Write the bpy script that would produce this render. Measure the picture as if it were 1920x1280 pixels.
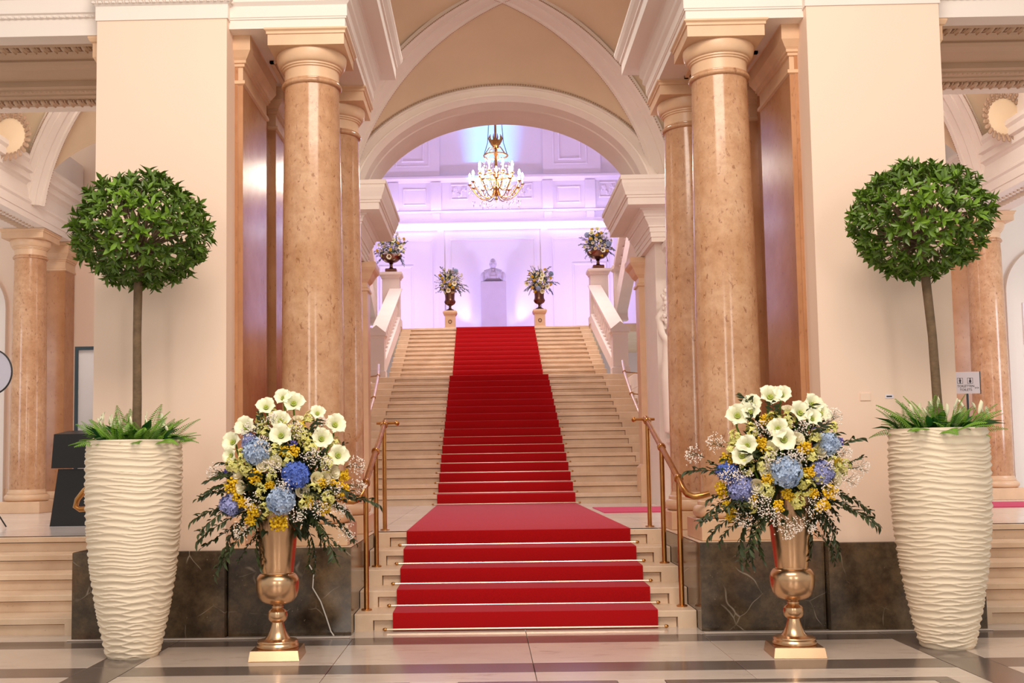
import bpy, bmesh, math, random
import numpy as np
from mathutils import Vector, Matrix, Euler

for o in list(bpy.data.objects):
    bpy.data.objects.remove(o, do_unlink=True)
scene = bpy.context.scene
COL = scene.collection
PI = math.pi
RND = random.Random(7)

# ------------------------------------------------------------------ camera
cam_d = bpy.data.cameras.new('camera')
cam_d.sensor_width = 36.0
cam_d.lens = 36.0 * 2050.0 / 1920.0
cam_d.shift_x = 0.042746
cam_d.shift_y = 0.039488
cam_d.clip_end = 300
cam = bpy.data.objects.new('camera', cam_d)
COL.objects.link(cam)
_m = Matrix.Rotation(0.016, 4, 'Z') @ Matrix.Rotation(PI / 2 + math.atan(0.0735), 4, 'X') @ Matrix.Rotation(-0.0145, 4, 'Z')
cam.matrix_world = Matrix.Translation((-0.32, 0.0, 1.5)) @ _m
scene.camera = cam

# ------------------------------------------------------------------ world, lights, exposure
scene.view_settings.view_transform = 'Standard'
scene.view_settings.look = 'None'
scene.view_settings.gamma = 1.0
scene.view_settings.use_curve_mapping = False
scene.view_settings.exposure = 0.0
world = bpy.data.worlds.new('hall_ambient')
scene.world = world
world.use_nodes = True
_bg = world.node_tree.nodes['Background']
_bg.inputs[0].default_value = (1.0, 0.91, 0.83, 1)
_bg.inputs[1].default_value = 0.62


def area(name, loc, target, size, power, color, size_y=None, spread=None):
    d = bpy.data.lights.new(name, 'AREA')
    d.energy = power
    d.color = color
    d.shape = 'RECTANGLE'
    d.size = size
    d.size_y = size_y or size
    if spread:
        d.spread = spread
    o = bpy.data.objects.new(name, d)
    o.location = loc
    o.rotation_euler = (Vector(target) - Vector(loc)).to_track_quat('-Z', 'Y').to_euler()
    COL.objects.link(o)
    return o


def spot(name, loc, target, power, color, angle, blend=0.5, size=0.05):
    d = bpy.data.lights.new(name, 'SPOT')
    d.energy = power
    d.color = color
    d.spot_size = math.radians(angle)
    d.spot_blend = blend
    d.shadow_soft_size = size
    o = bpy.data.objects.new(name, d)
    o.location = loc
    o.rotation_euler = (Vector(target) - Vector(loc)).to_track_quat('-Z', 'Y').to_euler()
    COL.objects.link(o)
    return o


WARM = (1.0, 0.86, 0.74)
NEUT = (1.0, 0.93, 0.86)
COOL = (0.80, 0.88, 1.0)
LILAC = (0.60, 0.50, 1.0)
area('hall_ceiling_light', (0, 3.5, 7.6), (0, 9.0, 1.0), 5.0, 470, WARM, 2.6)
area('hall_window_light', (-3.2, -5.0, 3.6), (-1.0, 10, 2.8), 1.2, 145, NEUT, 3.2)
area('hall_window_light', (3.2, -5.0, 3.6), (1.0, 10, 2.8), 1.2, 145, NEUT, 3.2)
area('landing_fill_light', (0, 13.4, 7.6), (0, 14.4, 0), 1.0, 70, NEUT)  # unseen fill added under the vault to light the landing, no fixture
for _s in (-1, 1):
    area('aisle_fill_light', (_s * 5.6, 13.0, 6.85), (_s * 6.6, 16.5, 0), 1.2, 150, NEUT)  # unseen fill added to brighten each side bay, hidden by its beam
area('aisle_window_light', (11.2, 14.0, 3.2), (8.2, 18.0, 2.6), 1.0, 130, COOL, 3.0)
area('aisle_window_light', (-11.2, 13.0, 3.2), (-8.0, 18.0, 2.6), 1.0, 60, COOL, 3.0)
area('stairwell_light', (0, 29.0, 13.6), (0, 29.0, 0), 4.0, 390, (1.0, 0.90, 0.82), 4.0, math.radians(95))
# coloured event floods on the back wall of the stairwell
for _s in (-1, 1):
    area('stair_wall_flood', (_s * 3.0, 35.6, 5.95), (_s * 2.6, 39, 10.2), 0.8, 175, LILAC, 0.5)
    spot('pedestal_spot', (_s * 0.56, 38.45, 5.66), (_s * 1.30, 39.0, 7.45), 130, (1.0, 0.92, 0.04), 32, 0.9)
    spot('pedestal_blue_spot', (_s * 0.60, 38.45, 5.72), (_s * 0.66, 39.0, 7.1), 70, (0.22, 0.26, 1.0), 46, 0.9)
spot('wall_cyan_spot', (0.0, 35.9, 5.75), (0.0, 39.0, 13.0), 9500, (0.03, 0.46, 1.0), 18, 1.0)
area('ledge_strip_light', (0, 38.62, 10.02), (0, 39.0, 9.75), 7.5, 6, (0.86, 0.90, 1.0), 0.05)
area('ledge_fill_light', (0, 38.45, 10.30), (0, 39.0, 11.2), 8.0, 42, LILAC, 0.06)  # lilac fill strip added to brighten the frieze the floods miss


# ------------------------------------------------------------------ materials
def L(r, g, b):
    def f(c):
        c /= 255.0
        return c / 12.92 if c <= 0.04045 else ((c + 0.055) / 1.055) ** 2.4
    return (f(r), f(g), f(b), 1.0)


class NT:
    def __init__(self, name):
        self.m = bpy.data.materials.new(name)
        self.m.use_nodes = True
        self.t = self.m.node_tree
        self.b = self.t.nodes['Principled BSDF']
        self.tc = self.t.nodes.new('ShaderNodeTexCoord')

    def lk(self, a, b):
        self.t.links.new(a, b)

    def mapping(self, scale=(1, 1, 1), rot=(0, 0, 0), src='Object'):
        n = self.t.nodes.new('ShaderNodeMapping')
        n.inputs['Scale'].default_value = scale
        n.inputs['Rotation'].default_value = rot
        self.lk(self.tc.outputs[src], n.inputs['Vector'])
        return n.outputs[0]

    def noise(self, scale, detail=4, rough=0.55, vec=None, dist=0.0):
        n = self.t.nodes.new('ShaderNodeTexNoise')
        n.inputs['Scale'].default_value = scale
        n.inputs['Detail'].default_value = detail
        n.inputs['Roughness'].default_value = rough
        n.inputs['Distortion'].default_value = dist
        self.lk(vec if vec else self.tc.outputs['Object'], n.inputs['Vector'])
        return n.outputs['Fac']

    def ramp(self, fac, stops):
        n = self.t.nodes.new('ShaderNodeValToRGB')
        e = n.color_ramp.elements
        while len(e) < len(stops):
            e.new(0.5)
        for i, (p, c) in enumerate(stops):
            e[i].position = p
            e[i].color = c if len(c) == 4 else (*c, 1)
        self.lk(fac, n.inputs[0])
        return n.outputs[0]

    def mix(self, fac, a, b, mode='MIX'):
        n = self.t.nodes.new('ShaderNodeMix')
        n.data_type = 'RGBA'
        n.blend_type = mode
        for s, v in ((n.inputs[0], fac), (n.inputs[6], a), (n.inputs[7], b)):
            if isinstance(v, (int, float)):
                s.default_value = v
            elif isinstance(v, tuple):
                s.default_value = v
            else:
                self.lk(v, s)
        return n.outputs[2]

    def bump(self, h, strength=0.2, dist=0.01):
        n = self.t.nodes.new('ShaderNodeBump')
        n.inputs['Strength'].default_value = strength
        n.inputs['Distance'].default_value = dist
        self.lk(h, n.inputs['Height'])
        self.lk(n.outputs[0], self.b.inputs['Normal'])

    def rnd(self):
        n = self.t.nodes.new('ShaderNodeObjectInfo')
        return n.outputs['Random']

    def done(self, color, rough=0.5, metal=0.0, spec=0.5, coat=0.0, sub=0.0):
        if isinstance(color, tuple):
            self.b.inputs['Base Color'].default_value = color
        else:
            self.lk(color, self.b.inputs['Base Color'])
        self.b.inputs['Roughness'].default_value = rough
        self.b.inputs['Metallic'].default_value = metal
        self.b.inputs['Specular IOR Level'].default_value = spec
        self.b.inputs['Coat Weight'].default_value = coat
        if sub:
            self.b.inputs['Subsurface Weight'].default_value = sub
            self.b.inputs['Subsurface Radius'].default_value = (0.02, 0.02, 0.01)
        return self.m


WHITE1 = (1, 1, 1, 1)
BLACK1 = (0, 0, 0, 1)


def shade(c, k):
    return (min(1, c[0] * k), min(1, c[1] * k), min(1, c[2] * k), 1)


def plain(name, c, rough=0.6, metal=0.0, var=0.06, scale=3.0, bump=0.0, bscale=60.0, spec=0.5, objvar=0.0, sub=0.0):
    n = NT(name)
    col = n.ramp(n.noise(scale), [(0.3, shade(c, 1 - var)), (0.7, shade(c, 1 + var))])
    if objvar:
        v = n.ramp(n.rnd(), [(0, (1 - objvar,) * 3 + (1,)), (1, (1 + objvar,) * 3 + (1,))])
        col = n.mix(1.0, col, v, 'MULTIPLY')
    if bump:
        n.bump(n.noise(bscale, 3), bump)
    return n.done(col, rough, metal, spec, 0, sub)


def mat_marble_column():
    n = NT('orange marble')
    base = n.ramp(n.noise(1.6, 5, 0.6), [(0.28, L(186, 136, 98)), (0.5, L(206, 160, 122)), (0.75, L(224, 184, 150))])
    fine = n.ramp(n.noise(11, 6, 0.75), [(0.36, (0.72, 0.62, 0.54, 1)), (0.58, WHITE1)])
    col = n.mix(0.55, base, fine, 'MULTIPLY')
    fl = n.ramp(n.noise(30, 3, 0.6, n.mapping((1, 1, 0.5)), 0.8), [(0.60, BLACK1), (0.68, WHITE1)])
    col = n.mix(n.mix(0.7, BLACK1, fl), col, L(146, 94, 62))
    return n.done(col, 0.16, 0, 0.5)


def mat_marble_pilaster():
    n = NT('brown polished marble')
    base = n.ramp(n.noise(1.3, 5, 0.6), [(0.28, L(166, 112, 74)), (0.5, L(186, 132, 92)), (0.75, L(206, 156, 116))])
    fl = n.ramp(n.noise(22, 3, 0.5, n.mapping((1, 1, 0.5))), [(0.62, BLACK1), (0.70, WHITE1)])
    col = n.mix(n.mix(0.5, BLACK1, fl), base, L(140, 88, 56))
    return n.done(col, 0.2, 0, 0.5)


def mat_dark_marble():
    n = NT('dark brown marble')
    base = n.ramp(n.noise(2.6, 6, 0.62), [(0.30, L(52, 42, 34)), (0.5, L(92, 78, 62)), (0.72, L(124, 102, 76))])
    rust = n.ramp(n.noise(1.4, 3, 0.5), [(0.56, BLACK1), (0.72, WHITE1)])
    col = n.mix(n.mix(0.45, BLACK1, rust), base, L(112, 62, 26))
    spk = n.ramp(n.noise(9, 5, 0.7), [(0.36, (0.55, 0.52, 0.5, 1)), (0.62, (1.12, 1.08, 1.0, 1))])
    col = n.mix(0.9, col, spk, 'MULTIPLY')
    flk = n.ramp(n.noise(34, 3, 0.6), [(0.70, BLACK1), (0.74, WHITE1)])
    col = n.mix(n.mix(0.35, BLACK1, flk), col, L(190, 170, 140))
    v = n.t.nodes.new('ShaderNodeTexVoronoi')
    v.feature = 'DISTANCE_TO_EDGE'
    v.inputs['Scale'].default_value = 3.1
    nn = n.t.nodes.new('ShaderNodeTexNoise')
    nn.inputs['Scale'].default_value = 2.0
    mp = n.mix(0.18, n.tc.outputs['Object'], nn.outputs['Color'])
    n.lk(n.tc.outputs['Object'], nn.inputs['Vector'])
    n.lk(mp, v.inputs['Vector'])
    vein = n.ramp(v.outputs['Distance'], [(0.0, WHITE1), (0.012, BLACK1)])
    brk = n.ramp(n.noise(3.0, 2), [(0.5, BLACK1), (0.62, WHITE1)])
    vv = n.mix(1.0, vein, brk, 'MULTIPLY')
    col = n.mix(n.mix(0.7, BLACK1, vv), col, L(190, 176, 156))
    return n.done(col, 0.14, 0, 0.5)


def mat_floor(name, c, vein, rough):
    n = NT(name)
    base = n.ramp(n.noise(1.2, 5, 0.6), [(0.3, shade(c, 0.90)), (0.7, shade(c, 1.08))])
    st = n.ramp(n.noise(2.2, 7, 0.72, n.mapping((0.7, 3.2, 1)), 1.2), [(0.56, BLACK1), (0.68, WHITE1)])
    col = n.mix(n.mix(0.55, BLACK1, st), base, vein)
    v = n.ramp(n.rnd(), [(0, (0.93, 0.93, 0.93, 1)), (1, (1.05, 1.05, 1.05, 1))])
    col = n.mix(1.0, col, v, 'MULTIPLY')
    return n.done(col, rough, 0, 0.5)


def mat_step():
    n = NT('beige step stone')
    base = n.ramp(n.noise(2.0, 5, 0.6), [(0.3, L(214, 184, 154)), (0.7, L(234, 208, 180))])
    pit = n.ramp(n.noise(40, 2, 0.5, n.mapping((0.5, 1, 1))), [(0.70, BLACK1), (0.76, WHITE1)])
    col = n.mix(n.mix(0.4, BLACK1, pit), base, L(160, 120, 90))
    v = n.ramp(n.rnd(), [(0, (0.95, 0.95, 0.95, 1)), (1, (1.04, 1.04, 1.04, 1))])
    col = n.mix(1.0, col, v, 'MULTIPLY')
    return n.done(col, 0.38, 0, 0.4)


def mat_carpet(name, c):
    n = NT(name)
    f = n.noise(180, 2)
    col = n.ramp(f, [(0.3, shade(c, 0.8)), (0.7, shade(c, 1.15))])
    n.bump(f, 0.35, 0.004)
    n.b.inputs['Sheen Weight'].default_value = 0.35
    n.b.inputs['Sheen Tint'].default_value = (1.0, 0.45, 0.6, 1)  # pink sheen tint stands in for purple light on the landing carpet
    return n.done(col, 0.92, 0, 0.1)


def mat_leaf(name, c, rough=0.38, var=0.3):
    n = NT(name)
    base = n.ramp(n.noise(9, 2), [(0.3, shade(c, 0.8)), (0.7, shade(c, 1.25))])
    v = n.ramp(n.rnd(), [(0, (1 - var, 1 - var, 1 - var, 1)), (1, (1 + var, 1 + var, 1.0, 1))])
    return n.done(n.mix(1.0, base, v, 'MULTIPLY'), rough, 0, 0.5)


def mat_emit(name, c, s):
    n = NT(name)
    n.b.inputs['Emission Color'].default_value = c
    n.b.inputs['Emission Strength'].default_value = s
    return n.done(n.ramp(n.noise(3), [(0, c), (1, c)]), 0.4)


def mat_glass(name, c=WHITE1, rough=0.02):
    n = NT(name)
    n.b.inputs['Transmission Weight'].default_value = 1.0
    n.b.inputs['IOR'].default_value = 1.5
    return n.done(c, rough)


M = {}
M['cream'] = plain('cream wall paint', L(244, 216, 194), 0.75, var=0.015, scale=0.8, bump=0.04)
M['white'] = plain('white stucco', L(240, 228, 218), 0.7, var=0.02, scale=1.2, bump=0.04)
M['stucco'] = plain('warm grey stucco', L(236, 222, 210), 0.75, var=0.03, scale=1.5, bump=0.06)
M['tan'] = plain('tan vault plaster', L(226, 202, 170), 0.85, var=0.04, scale=0.9, bump=0.05)
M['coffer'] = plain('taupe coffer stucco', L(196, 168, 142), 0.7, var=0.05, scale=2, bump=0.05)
M['marble'] = mat_marble_column()
M['pilaster'] = mat_marble_pilaster()
M['capital'] = plain('pale orange capital stone', L(224, 186, 150), 0.35, var=0.07, scale=4)
M['dark'] = mat_dark_marble()
M['step'] = mat_step()
M['landing'] = mat_floor('white landing marble', L(226, 218, 214), L(200, 190, 188), 0.14)
M['floor_light'] = mat_floor('pale floor marble', L(212, 196, 182), L(150, 132, 120), 0.16)
M['floor_dark'] = mat_floor('dark grey floor marble', L(112, 98, 90), L(76, 66, 60), 0.16)
M['grout'] = plain('floor mortar', L(120, 100, 88), 0.8)
M['red'] = mat_carpet('red carpet pile', L(172, 14, 18))
M['magenta'] = mat_carpet('crimson carpet pile', L(196, 36, 78))
M['brass'] = plain('aged brass', L(190, 136, 78), 0.28, 1.0, var=0.15, scale=8)
M['rod'] = plain('brass stair rod', L(240, 220, 196), 0.30, 1.0, var=0.05)
M['gold'] = plain('champagne gold metal', L(210, 172, 134), 0.26, 1.0, var=0.10, scale=3)
M['bronze'] = plain('dark bronze', L(120, 84, 70), 0.30, 1.0, var=0.15, scale=10)
M['planter'] = plain('cream glazed planter', L(238, 222, 196), 0.55, var=0.02, scale=4)
M['soil'] = plain('dark potting soil', L(50, 38, 28), 0.9, var=0.3, scale=30)
M['leaf'] = mat_leaf('bay laurel leaf', L(100, 134, 36), 0.36, 0.4)
M['leaf2'] = mat_leaf('fern green', L(112, 158, 50), 0.45, 0.25)
M['leaf3'] = mat_leaf('deep green leaf', L(40, 96, 40), 0.3, 0.25)
M['foliage'] = mat_leaf('dark olive foliage', L(52, 64, 34), 0.5, 0.25)
M['foliage_grey'] = mat_leaf('grey green foliage', L(96, 112, 92), 0.55, 0.25)
M['bark'] = plain('grey brown bark', L(112, 90, 66), 0.85, var=0.25, scale=14, bump=0.5, bscale=50)
M['ivory'] = mat_leaf('ivory amaryllis petal', L(246, 242, 204), 0.5, 0.04)
M['throat'] = plain('lime flower throat', L(176, 196, 92), 0.5)
M['lime'] = mat_leaf('pale lime petal', L(226, 222, 136), 0.5, 0.08)
M['yellow'] = mat_leaf('golden yellow bloom', L(246, 196, 26), 0.6, 0.1)
M['blue_pale'] = mat_leaf('pale blue petal', L(168, 188, 222), 0.55, 0.08)
M['blue'] = mat_leaf('cornflower blue petal', L(92, 122, 214), 0.55, 0.08)
M['lilac'] = mat_leaf('lilac blue petal', L(150, 156, 212), 0.55, 0.08)
M['creamrose'] = mat_leaf('cream rose petal', L(250, 230, 200), 0.55, 0.05)
M['gyp'] = plain('white gypsophila bloom', L(250, 238, 226), 0.6, var=0.02)
M['violet'] = mat_leaf('violet petal', L(110, 100, 190), 0.5, 0.1)
M['bustmarble'] = plain('white bust marble', L(206, 196, 212), 0.5, var=0.03)
M['wallwhite'] = plain('matt white stair wall', L(240, 232, 240), 0.8, var=0.015, scale=0.7)
M['newel'] = plain('pale pink balustrade stone', L(222, 204, 196), 0.7, var=0.03, scale=2)
M['black'] = plain('matt black', L(22, 22, 24), 0.45, var=0.2)
M['slate'] = plain('dark slate frame', L(44, 58, 66), 0.4, var=0.1)
M['poster'] = plain('pale grey poster film', L(206, 200, 200), 0.3, var=0.03)
M['reflector'] = plain('pearl reflector cloth', L(206, 206, 224), 0.5, var=0.03)
M['sign'] = plain('white sign card', L(232, 226, 236), 0.5, var=0.01)
M['ink'] = plain('dark printed ink', L(40, 36, 44), 0.6, var=0.05)
M['candle'] = mat_emit('candle sleeve', (1.0, 0.92, 0.80, 1), 2.0)
M['bulb'] = mat_emit('glowing candle bulb', (1.0, 0.90, 0.74, 1), 60.0)
M['crystal'] = mat_glass('cut crystal')
M['chgold'] = plain('chandelier gilt metal', L(176, 134, 84), 0.25, 1.0, var=0.15, scale=20)
M['led'] = mat_emit('led strip diffuser', (0.92, 0.94, 1.0, 1), 5.0)
M['led_cyan'] = mat_emit('cyan led strip diffuser', (0.25, 0.85, 1.0, 1), 5.0)
M['cable'] = plain('white cable sheath', L(226, 220, 210), 0.5)
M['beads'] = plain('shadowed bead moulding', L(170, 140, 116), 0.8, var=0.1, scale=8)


# ------------------------------------------------------------------ mesh helpers
class MB:
    def __init__(self):
        self.v = []
        self.f = []

    def add(self, vs, fs):
        o = len(self.v)
        self.v.extend([tuple(p) for p in vs])
        self.f.extend([tuple(i + o for i in q) for q in fs])
        return self

    def box(self, x0, x1, y0, y1, z0, z1):
        if x0 > x1:
            x0, x1 = x1, x0
        return self.add([(x0, y0, z0), (x1, y0, z0), (x1, y1, z0), (x0, y1, z0), (x0, y0, z1), (x1, y0, z1), (x1, y1, z1), (x0, y1, z1)],
                        [(3, 2, 1, 0), (4, 5, 6, 7), (0, 1, 5, 4), (1, 2, 6, 5), (2, 3, 7, 6), (3, 0, 4, 7)])

    def stack(self, cx, cy, hx, hy, levels):
        vs, fs = [], []
        for off, z in levels:
            a, b = hx + off, hy + off
            vs += [(cx - a, cy - b, z), (cx + a, cy - b, z), (cx + a, cy + b, z), (cx - a, cy + b, z)]
        n = len(levels)
        for i in range(n - 1):
            for k in range(4):
                fs.append((4 * i + k, 4 * i + (k + 1) % 4, 4 * i + 4 + (k + 1) % 4, 4 * i + 4 + k))
        fs.append((3, 2, 1, 0))
        q = 4 * (n - 1)
        fs.append((q, q + 1, q + 2, q + 3))
        return self.add(vs, fs)

    def prism(self, prof, axis, a0, a1):
        n = len(prof)
        vs = []
        for a in (a0, a1):
            for p, q in prof:
                vs.append((a, p, q) if axis == 'X' else (p, a, q) if axis == 'Y' else (p, q, a))
        fs = [tuple(range(n))[::-1], tuple(range(n, 2 * n))]
        for i in range(n):
            j = (i + 1) % n
            fs.append((i, j, n + j, n + i))
        return self.add(vs, fs)

    def lathe(self, prof, seg=32, cx=0, cy=0, cap=True, cz=0):
        vs, fs = [], []
        for r, z in prof:
            for k in range(seg):
                a = 2 * PI * k / seg
                vs.append((cx + r * math.cos(a), cy + r * math.sin(a), z + cz))
        for i in range(len(prof) - 1):
            for k in range(seg):
                k2 = (k + 1) % seg
                fs.append((i * seg + k, i * seg + k2, (i + 1) * seg + k2, (i + 1) * seg + k))
        if cap:
            fs.append(tuple(range(seg))[::-1])
            q = (len(prof) - 1) * seg
            fs.append(tuple(range(q, q + seg)))
        return self.add(vs, fs)

    def tube(self, path, r, seg=8, cap=True):
        P = [Vector(p) for p in path]
        n = len(P)
        rr = r if isinstance(r, (list, tuple)) else [r] * n
        vs, fs = [], []
        up = Vector((0, 0, 1))
        t0 = (P[1] - P[0]).normalized()
        if abs(t0.dot(up)) > 0.95:
            up = Vector((1, 0, 0))
        side = t0.cross(up).normalized()
        for i in range(n):
            t = (P[min(i + 1, n - 1)] - P[max(i - 1, 0)]).normalized()
            side = (side - t * side.dot(t))
            side = side.normalized() if side.length > 1e-6 else t.orthogonal().normalized()
            w = t.cross(side)
            for k in range(seg):
                a = 2 * PI * k / seg
                vs.append(P[i] + (side * math.cos(a) + w * math.sin(a)) * rr[i])
        for i in range(n - 1):
            for k in range(seg):
                k2 = (k + 1) % seg
                fs.append((i * seg + k, i * seg + k2, (i + 1) * seg + k2, (i + 1) * seg + k))
        if cap:
            fs.append(tuple(range(seg))[::-1])
            fs.append(tuple(range((n - 1) * seg, n * seg)))
        return self.add(vs, fs)

    def ball(self, c, r, seg=8, rings=5):
        rx, ry, rz = r if isinstance(r, (tuple, list)) else (r, r, r)
        vs = [(c[0], c[1], c[2] - rz)]
        for i in range(1, rings):
            p = -PI / 2 + PI * i / rings
            for k in range(seg):
                a = 2 * PI * k / seg
                vs.append((c[0] + rx * math.cos(p) * math.cos(a), c[1] + ry * math.cos(p) * math.sin(a), c[2] + rz * math.sin(p)))
        vs.append((c[0], c[1], c[2] + rz))
        fs = []
        for k in range(seg):
            fs.append((0, 1 + (k + 1) % seg, 1 + k))
        for i in range(rings - 2):
            for k in range(seg):
                a, b = 1 + i * seg + k, 1 + i * seg + (k + 1) % seg
                fs.append((a, b, b + seg, a + seg))
        t = len(vs) - 1
        q = 1 + (rings - 2) * seg
        for k in range(seg):
            fs.append((q + k, q + (k + 1) % seg, t))
        return self.add(vs, fs)

    def octa(self, c, r):
        x, y, z = c
        return self.add([(x + r, y, z), (x - r, y, z), (x, y + r, z), (x, y - r, z), (x, y, z + r), (x, y, z - r)],
                        [(0, 2, 4), (2, 1, 4), (1, 3, 4), (3, 0, 4), (2, 0, 5), (1, 2, 5), (3, 1, 5), (0, 3, 5)])

    def grid(self, pts):
        n, m = len(pts), len(pts[0])
        vs = [p for row in pts for p in row]
        fs = [(i * m + j, i * m + j + 1, (i + 1) * m + j + 1, (i + 1) * m + j) for i in range(n - 1) for j in range(m - 1)]
        return self.add(vs, fs)

    def put(self, mesh_vf, mat):
        vs, fs = mesh_vf
        return self.add([mat @ Vector(p) for p in vs], fs)

    def mesh(self, name, m, smooth=0.6, fix=True):
        me = bpy.data.meshes.new(name)
        me.from_pydata([tuple(p) for p in self.v], [], self.f)
        if fix and len(self.f) < 6000:
            bm = bmesh.new()
            bm.from_mesh(me)
            bmesh.ops.recalc_face_normals(bm, faces=bm.faces)
            bm.to_mesh(me)
            bm.free()
        if smooth:
            me.shade_smooth()
            me.set_sharp_from_angle(angle=smooth)
        me.materials.append(M[m] if isinstance(m, str) else m)
        me.update()
        return me

    def build(self, name, m, parent=None, smooth=0.6, loc=None, fix=True):
        return link(name, self.mesh(name, m, smooth, fix), parent, loc)


def link(name, me, parent=None, loc=None, mw=None):
    o = bpy.data.objects.new(name, me)
    COL.objects.link(o)
    if parent is not None:
        o.parent = parent
    if mw is not None:
        o.matrix_basis = mw
    elif loc is not None:
        o.location = loc
    return o


def tag(o, label=None, cat=None, group=None, kind=None):
    if label:
        o['label'] = label
    if cat:
        o['category'] = cat
    if group:
        o['group'] = group
    if kind:
        o['kind'] = kind
    return o


def thing(name, label, cat, loc=(0, 0, 0), group=None, rz=0.0):
    o = bpy.data.objects.new(name, None)
    o.empty_display_size = 0.1
    COL.objects.link(o)
    o.location = loc
    o.rotation_euler = (0, 0, rz)
    return tag(o, label, cat, group)


def struct(name, label, loc=(0, 0, 0)):
    o = bpy.data.objects.new(name, None)
    COL.objects.link(o)
    o.location = loc
    return tag(o, label, None, None, 'structure')


def sbuild(mb, name, m, label, smooth=0.6):
    return tag(mb.build(name, m, None, smooth), label, None, None, 'structure')


def dup(root, loc=None, label=None, group=None, rz=None):
    r = root.copy()
    COL.objects.link(r)
    if loc is not None:
        r.location = loc
    if rz is not None:
        r.rotation_euler = (0, 0, rz)
    if label:
        r['label'] = label
    if group:
        r['group'] = group
    for ch in list(root.children):
        c = ch.copy()
        COL.objects.link(c)
        c.parent = r
        for g in list(ch.children):
            d = g.copy()
            COL.objects.link(d)
            d.parent = c
    return r


def aim(loc, direction, roll=0.0, scale=1.0):
    """matrix whose local +Z points along direction"""
    q = Vector(direction).to_track_quat('Z', 'Y')
    return Matrix.Translation(loc) @ q.to_matrix().to_4x4() @ Matrix.Rotation(roll, 4, 'Z') @ Matrix.Scale(scale, 4)


SIDES = (-1, 1)
SN = {-1: 'left', 1: 'right'}
ZL = 0.77            # landing level
ZM = 3.57            # middle landing
ZT = 5.58            # top landing
STEP_Y = 9.97        # first riser
LAND_Y = 11.74       # landing edge
F2_Y = 18.9          # second flight
MID_Y = 26.2
F3_Y = 28.3
TOP_Y = 33.0
BACK_Y = 39.0
CW = 1.185           # half carpet width

# ================================================================== SETTING
# ------------------------------------------------------------------ hall floor, slab by slab
floor = sbuild(MB().box(-9, 9, 3.0, 10.05, -0.20, -0.035), 'floor', 'grout', 'polished marble hall floor of pale slabs and dark bands')


def slab(x0, x1, y0, y1, m, parent=floor, z0=-0.034, z1=0.0, name='floor_slab', g=0.0025):
    c = 0.002
    MB().stack((x0 + x1) / 2, (y0 + y1) / 2, (x1 - x0) / 2 - g, (y1 - y0) / 2 - g, [(0, z0), (0, z1 - c), (-c, z1)]).build(name, m, parent, 0)


def slab_row(x0, x1, y0, y1, m, step):
    n = max(1, round((x1 - x0) / step))
    for i in range(n):
        slab(x0 + (x1 - x0) * i / n, x0 + (x1 - x0) * (i + 1) / n, y0, y1, m)


B0, B1 = 3.0, 3.35
slab_row(-8.0, 8.0, 9.58, 9.99, 'floor_light', 1.6)
for y0, y1, m, st in ((9.2, 9.58, 'floor_dark', 1.35), (8.31, 9.2, 'floor_light', 1.5), (7.95, 8.31, 'floor_dark', 1.35), (7.63, 7.95, 'floor_light', 1.5)):
    slab_row(-B0, B0, y0, y1, m, st)
    for s in SIDES:
        slab_row(min(s * B1, s * 8.0), max(s * B1, s * 8.0), y0, y1, m, st)
for s in SIDES:
    for y0, y1 in ((8.31, 9.58), (7.0, 8.31), (5.6, 7.0)):
        slab(min(s * B0, s * B1), max(s * B0, s * B1), y0, y1, 'floor_dark')


def framed(x0, x1, y0, y1, w=0.13):
    slab(x0, x1, y1 - w, y1, 'floor_dark')
    slab(x0, x1, y0, y0 + w, 'floor_dark')
    slab(x0, x0 + w, y0 + w, y1 - w, 'floor_dark')
    slab(x1 - w, x1, y0 + w, y1 - w, 'floor_dark')
    slab(x0 + w, x1 - w, y0 + w, y1 - w, 'floor_light')


Y5 = 5.6
framed(-0.545, 0.545, Y5, 7.63)
for s in SIDES:
    a, b = sorted((s * 0.87, s * 2.79))
    framed(a, b, Y5, 7.63)
    for p, q in ((0.545, 0.87), (2.79, 3.0)):
        a, b = sorted((s * p, s * q))
        slab(a, b, Y5, 7.63, 'floor_light')
    a, b = sorted((s * 3.35, s * 3.56))
    slab(a, b, Y5, 7.63, 'floor_light')
    a, b = sorted((s * 3.56, s * 5.5))
    framed(a, b, Y5, 7.63)
    a, b = sorted((s * 5.5, s * 8.0))
    slab(a, b, Y5, 7.63, 'floor_light')

# ------------------------------------------------------------------ raised landing paving
land = sbuild(MB().box(-12.5, 12.5, LAND_Y + 0.02, 19.6, 0.30, ZL - 0.03), 'floor_landing', 'grout', 'white marble paving of the raised landing behind the columns')
for j in range(6):
    ya = LAND_Y - 0.03 + (19.6 - LAND_Y + 0.03) * j / 6
    yb = LAND_Y - 0.03 + (19.6 - LAND_Y + 0.03) * (j + 1) / 6
    for i in range(16):
        slab(-12 + 1.5 * i, -12 + 1.5 * (i + 1), ya, yb, 'landing', land, ZL - 0.055 if j == 0 else ZL - 0.03, ZL, 'paving_slab')


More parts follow.
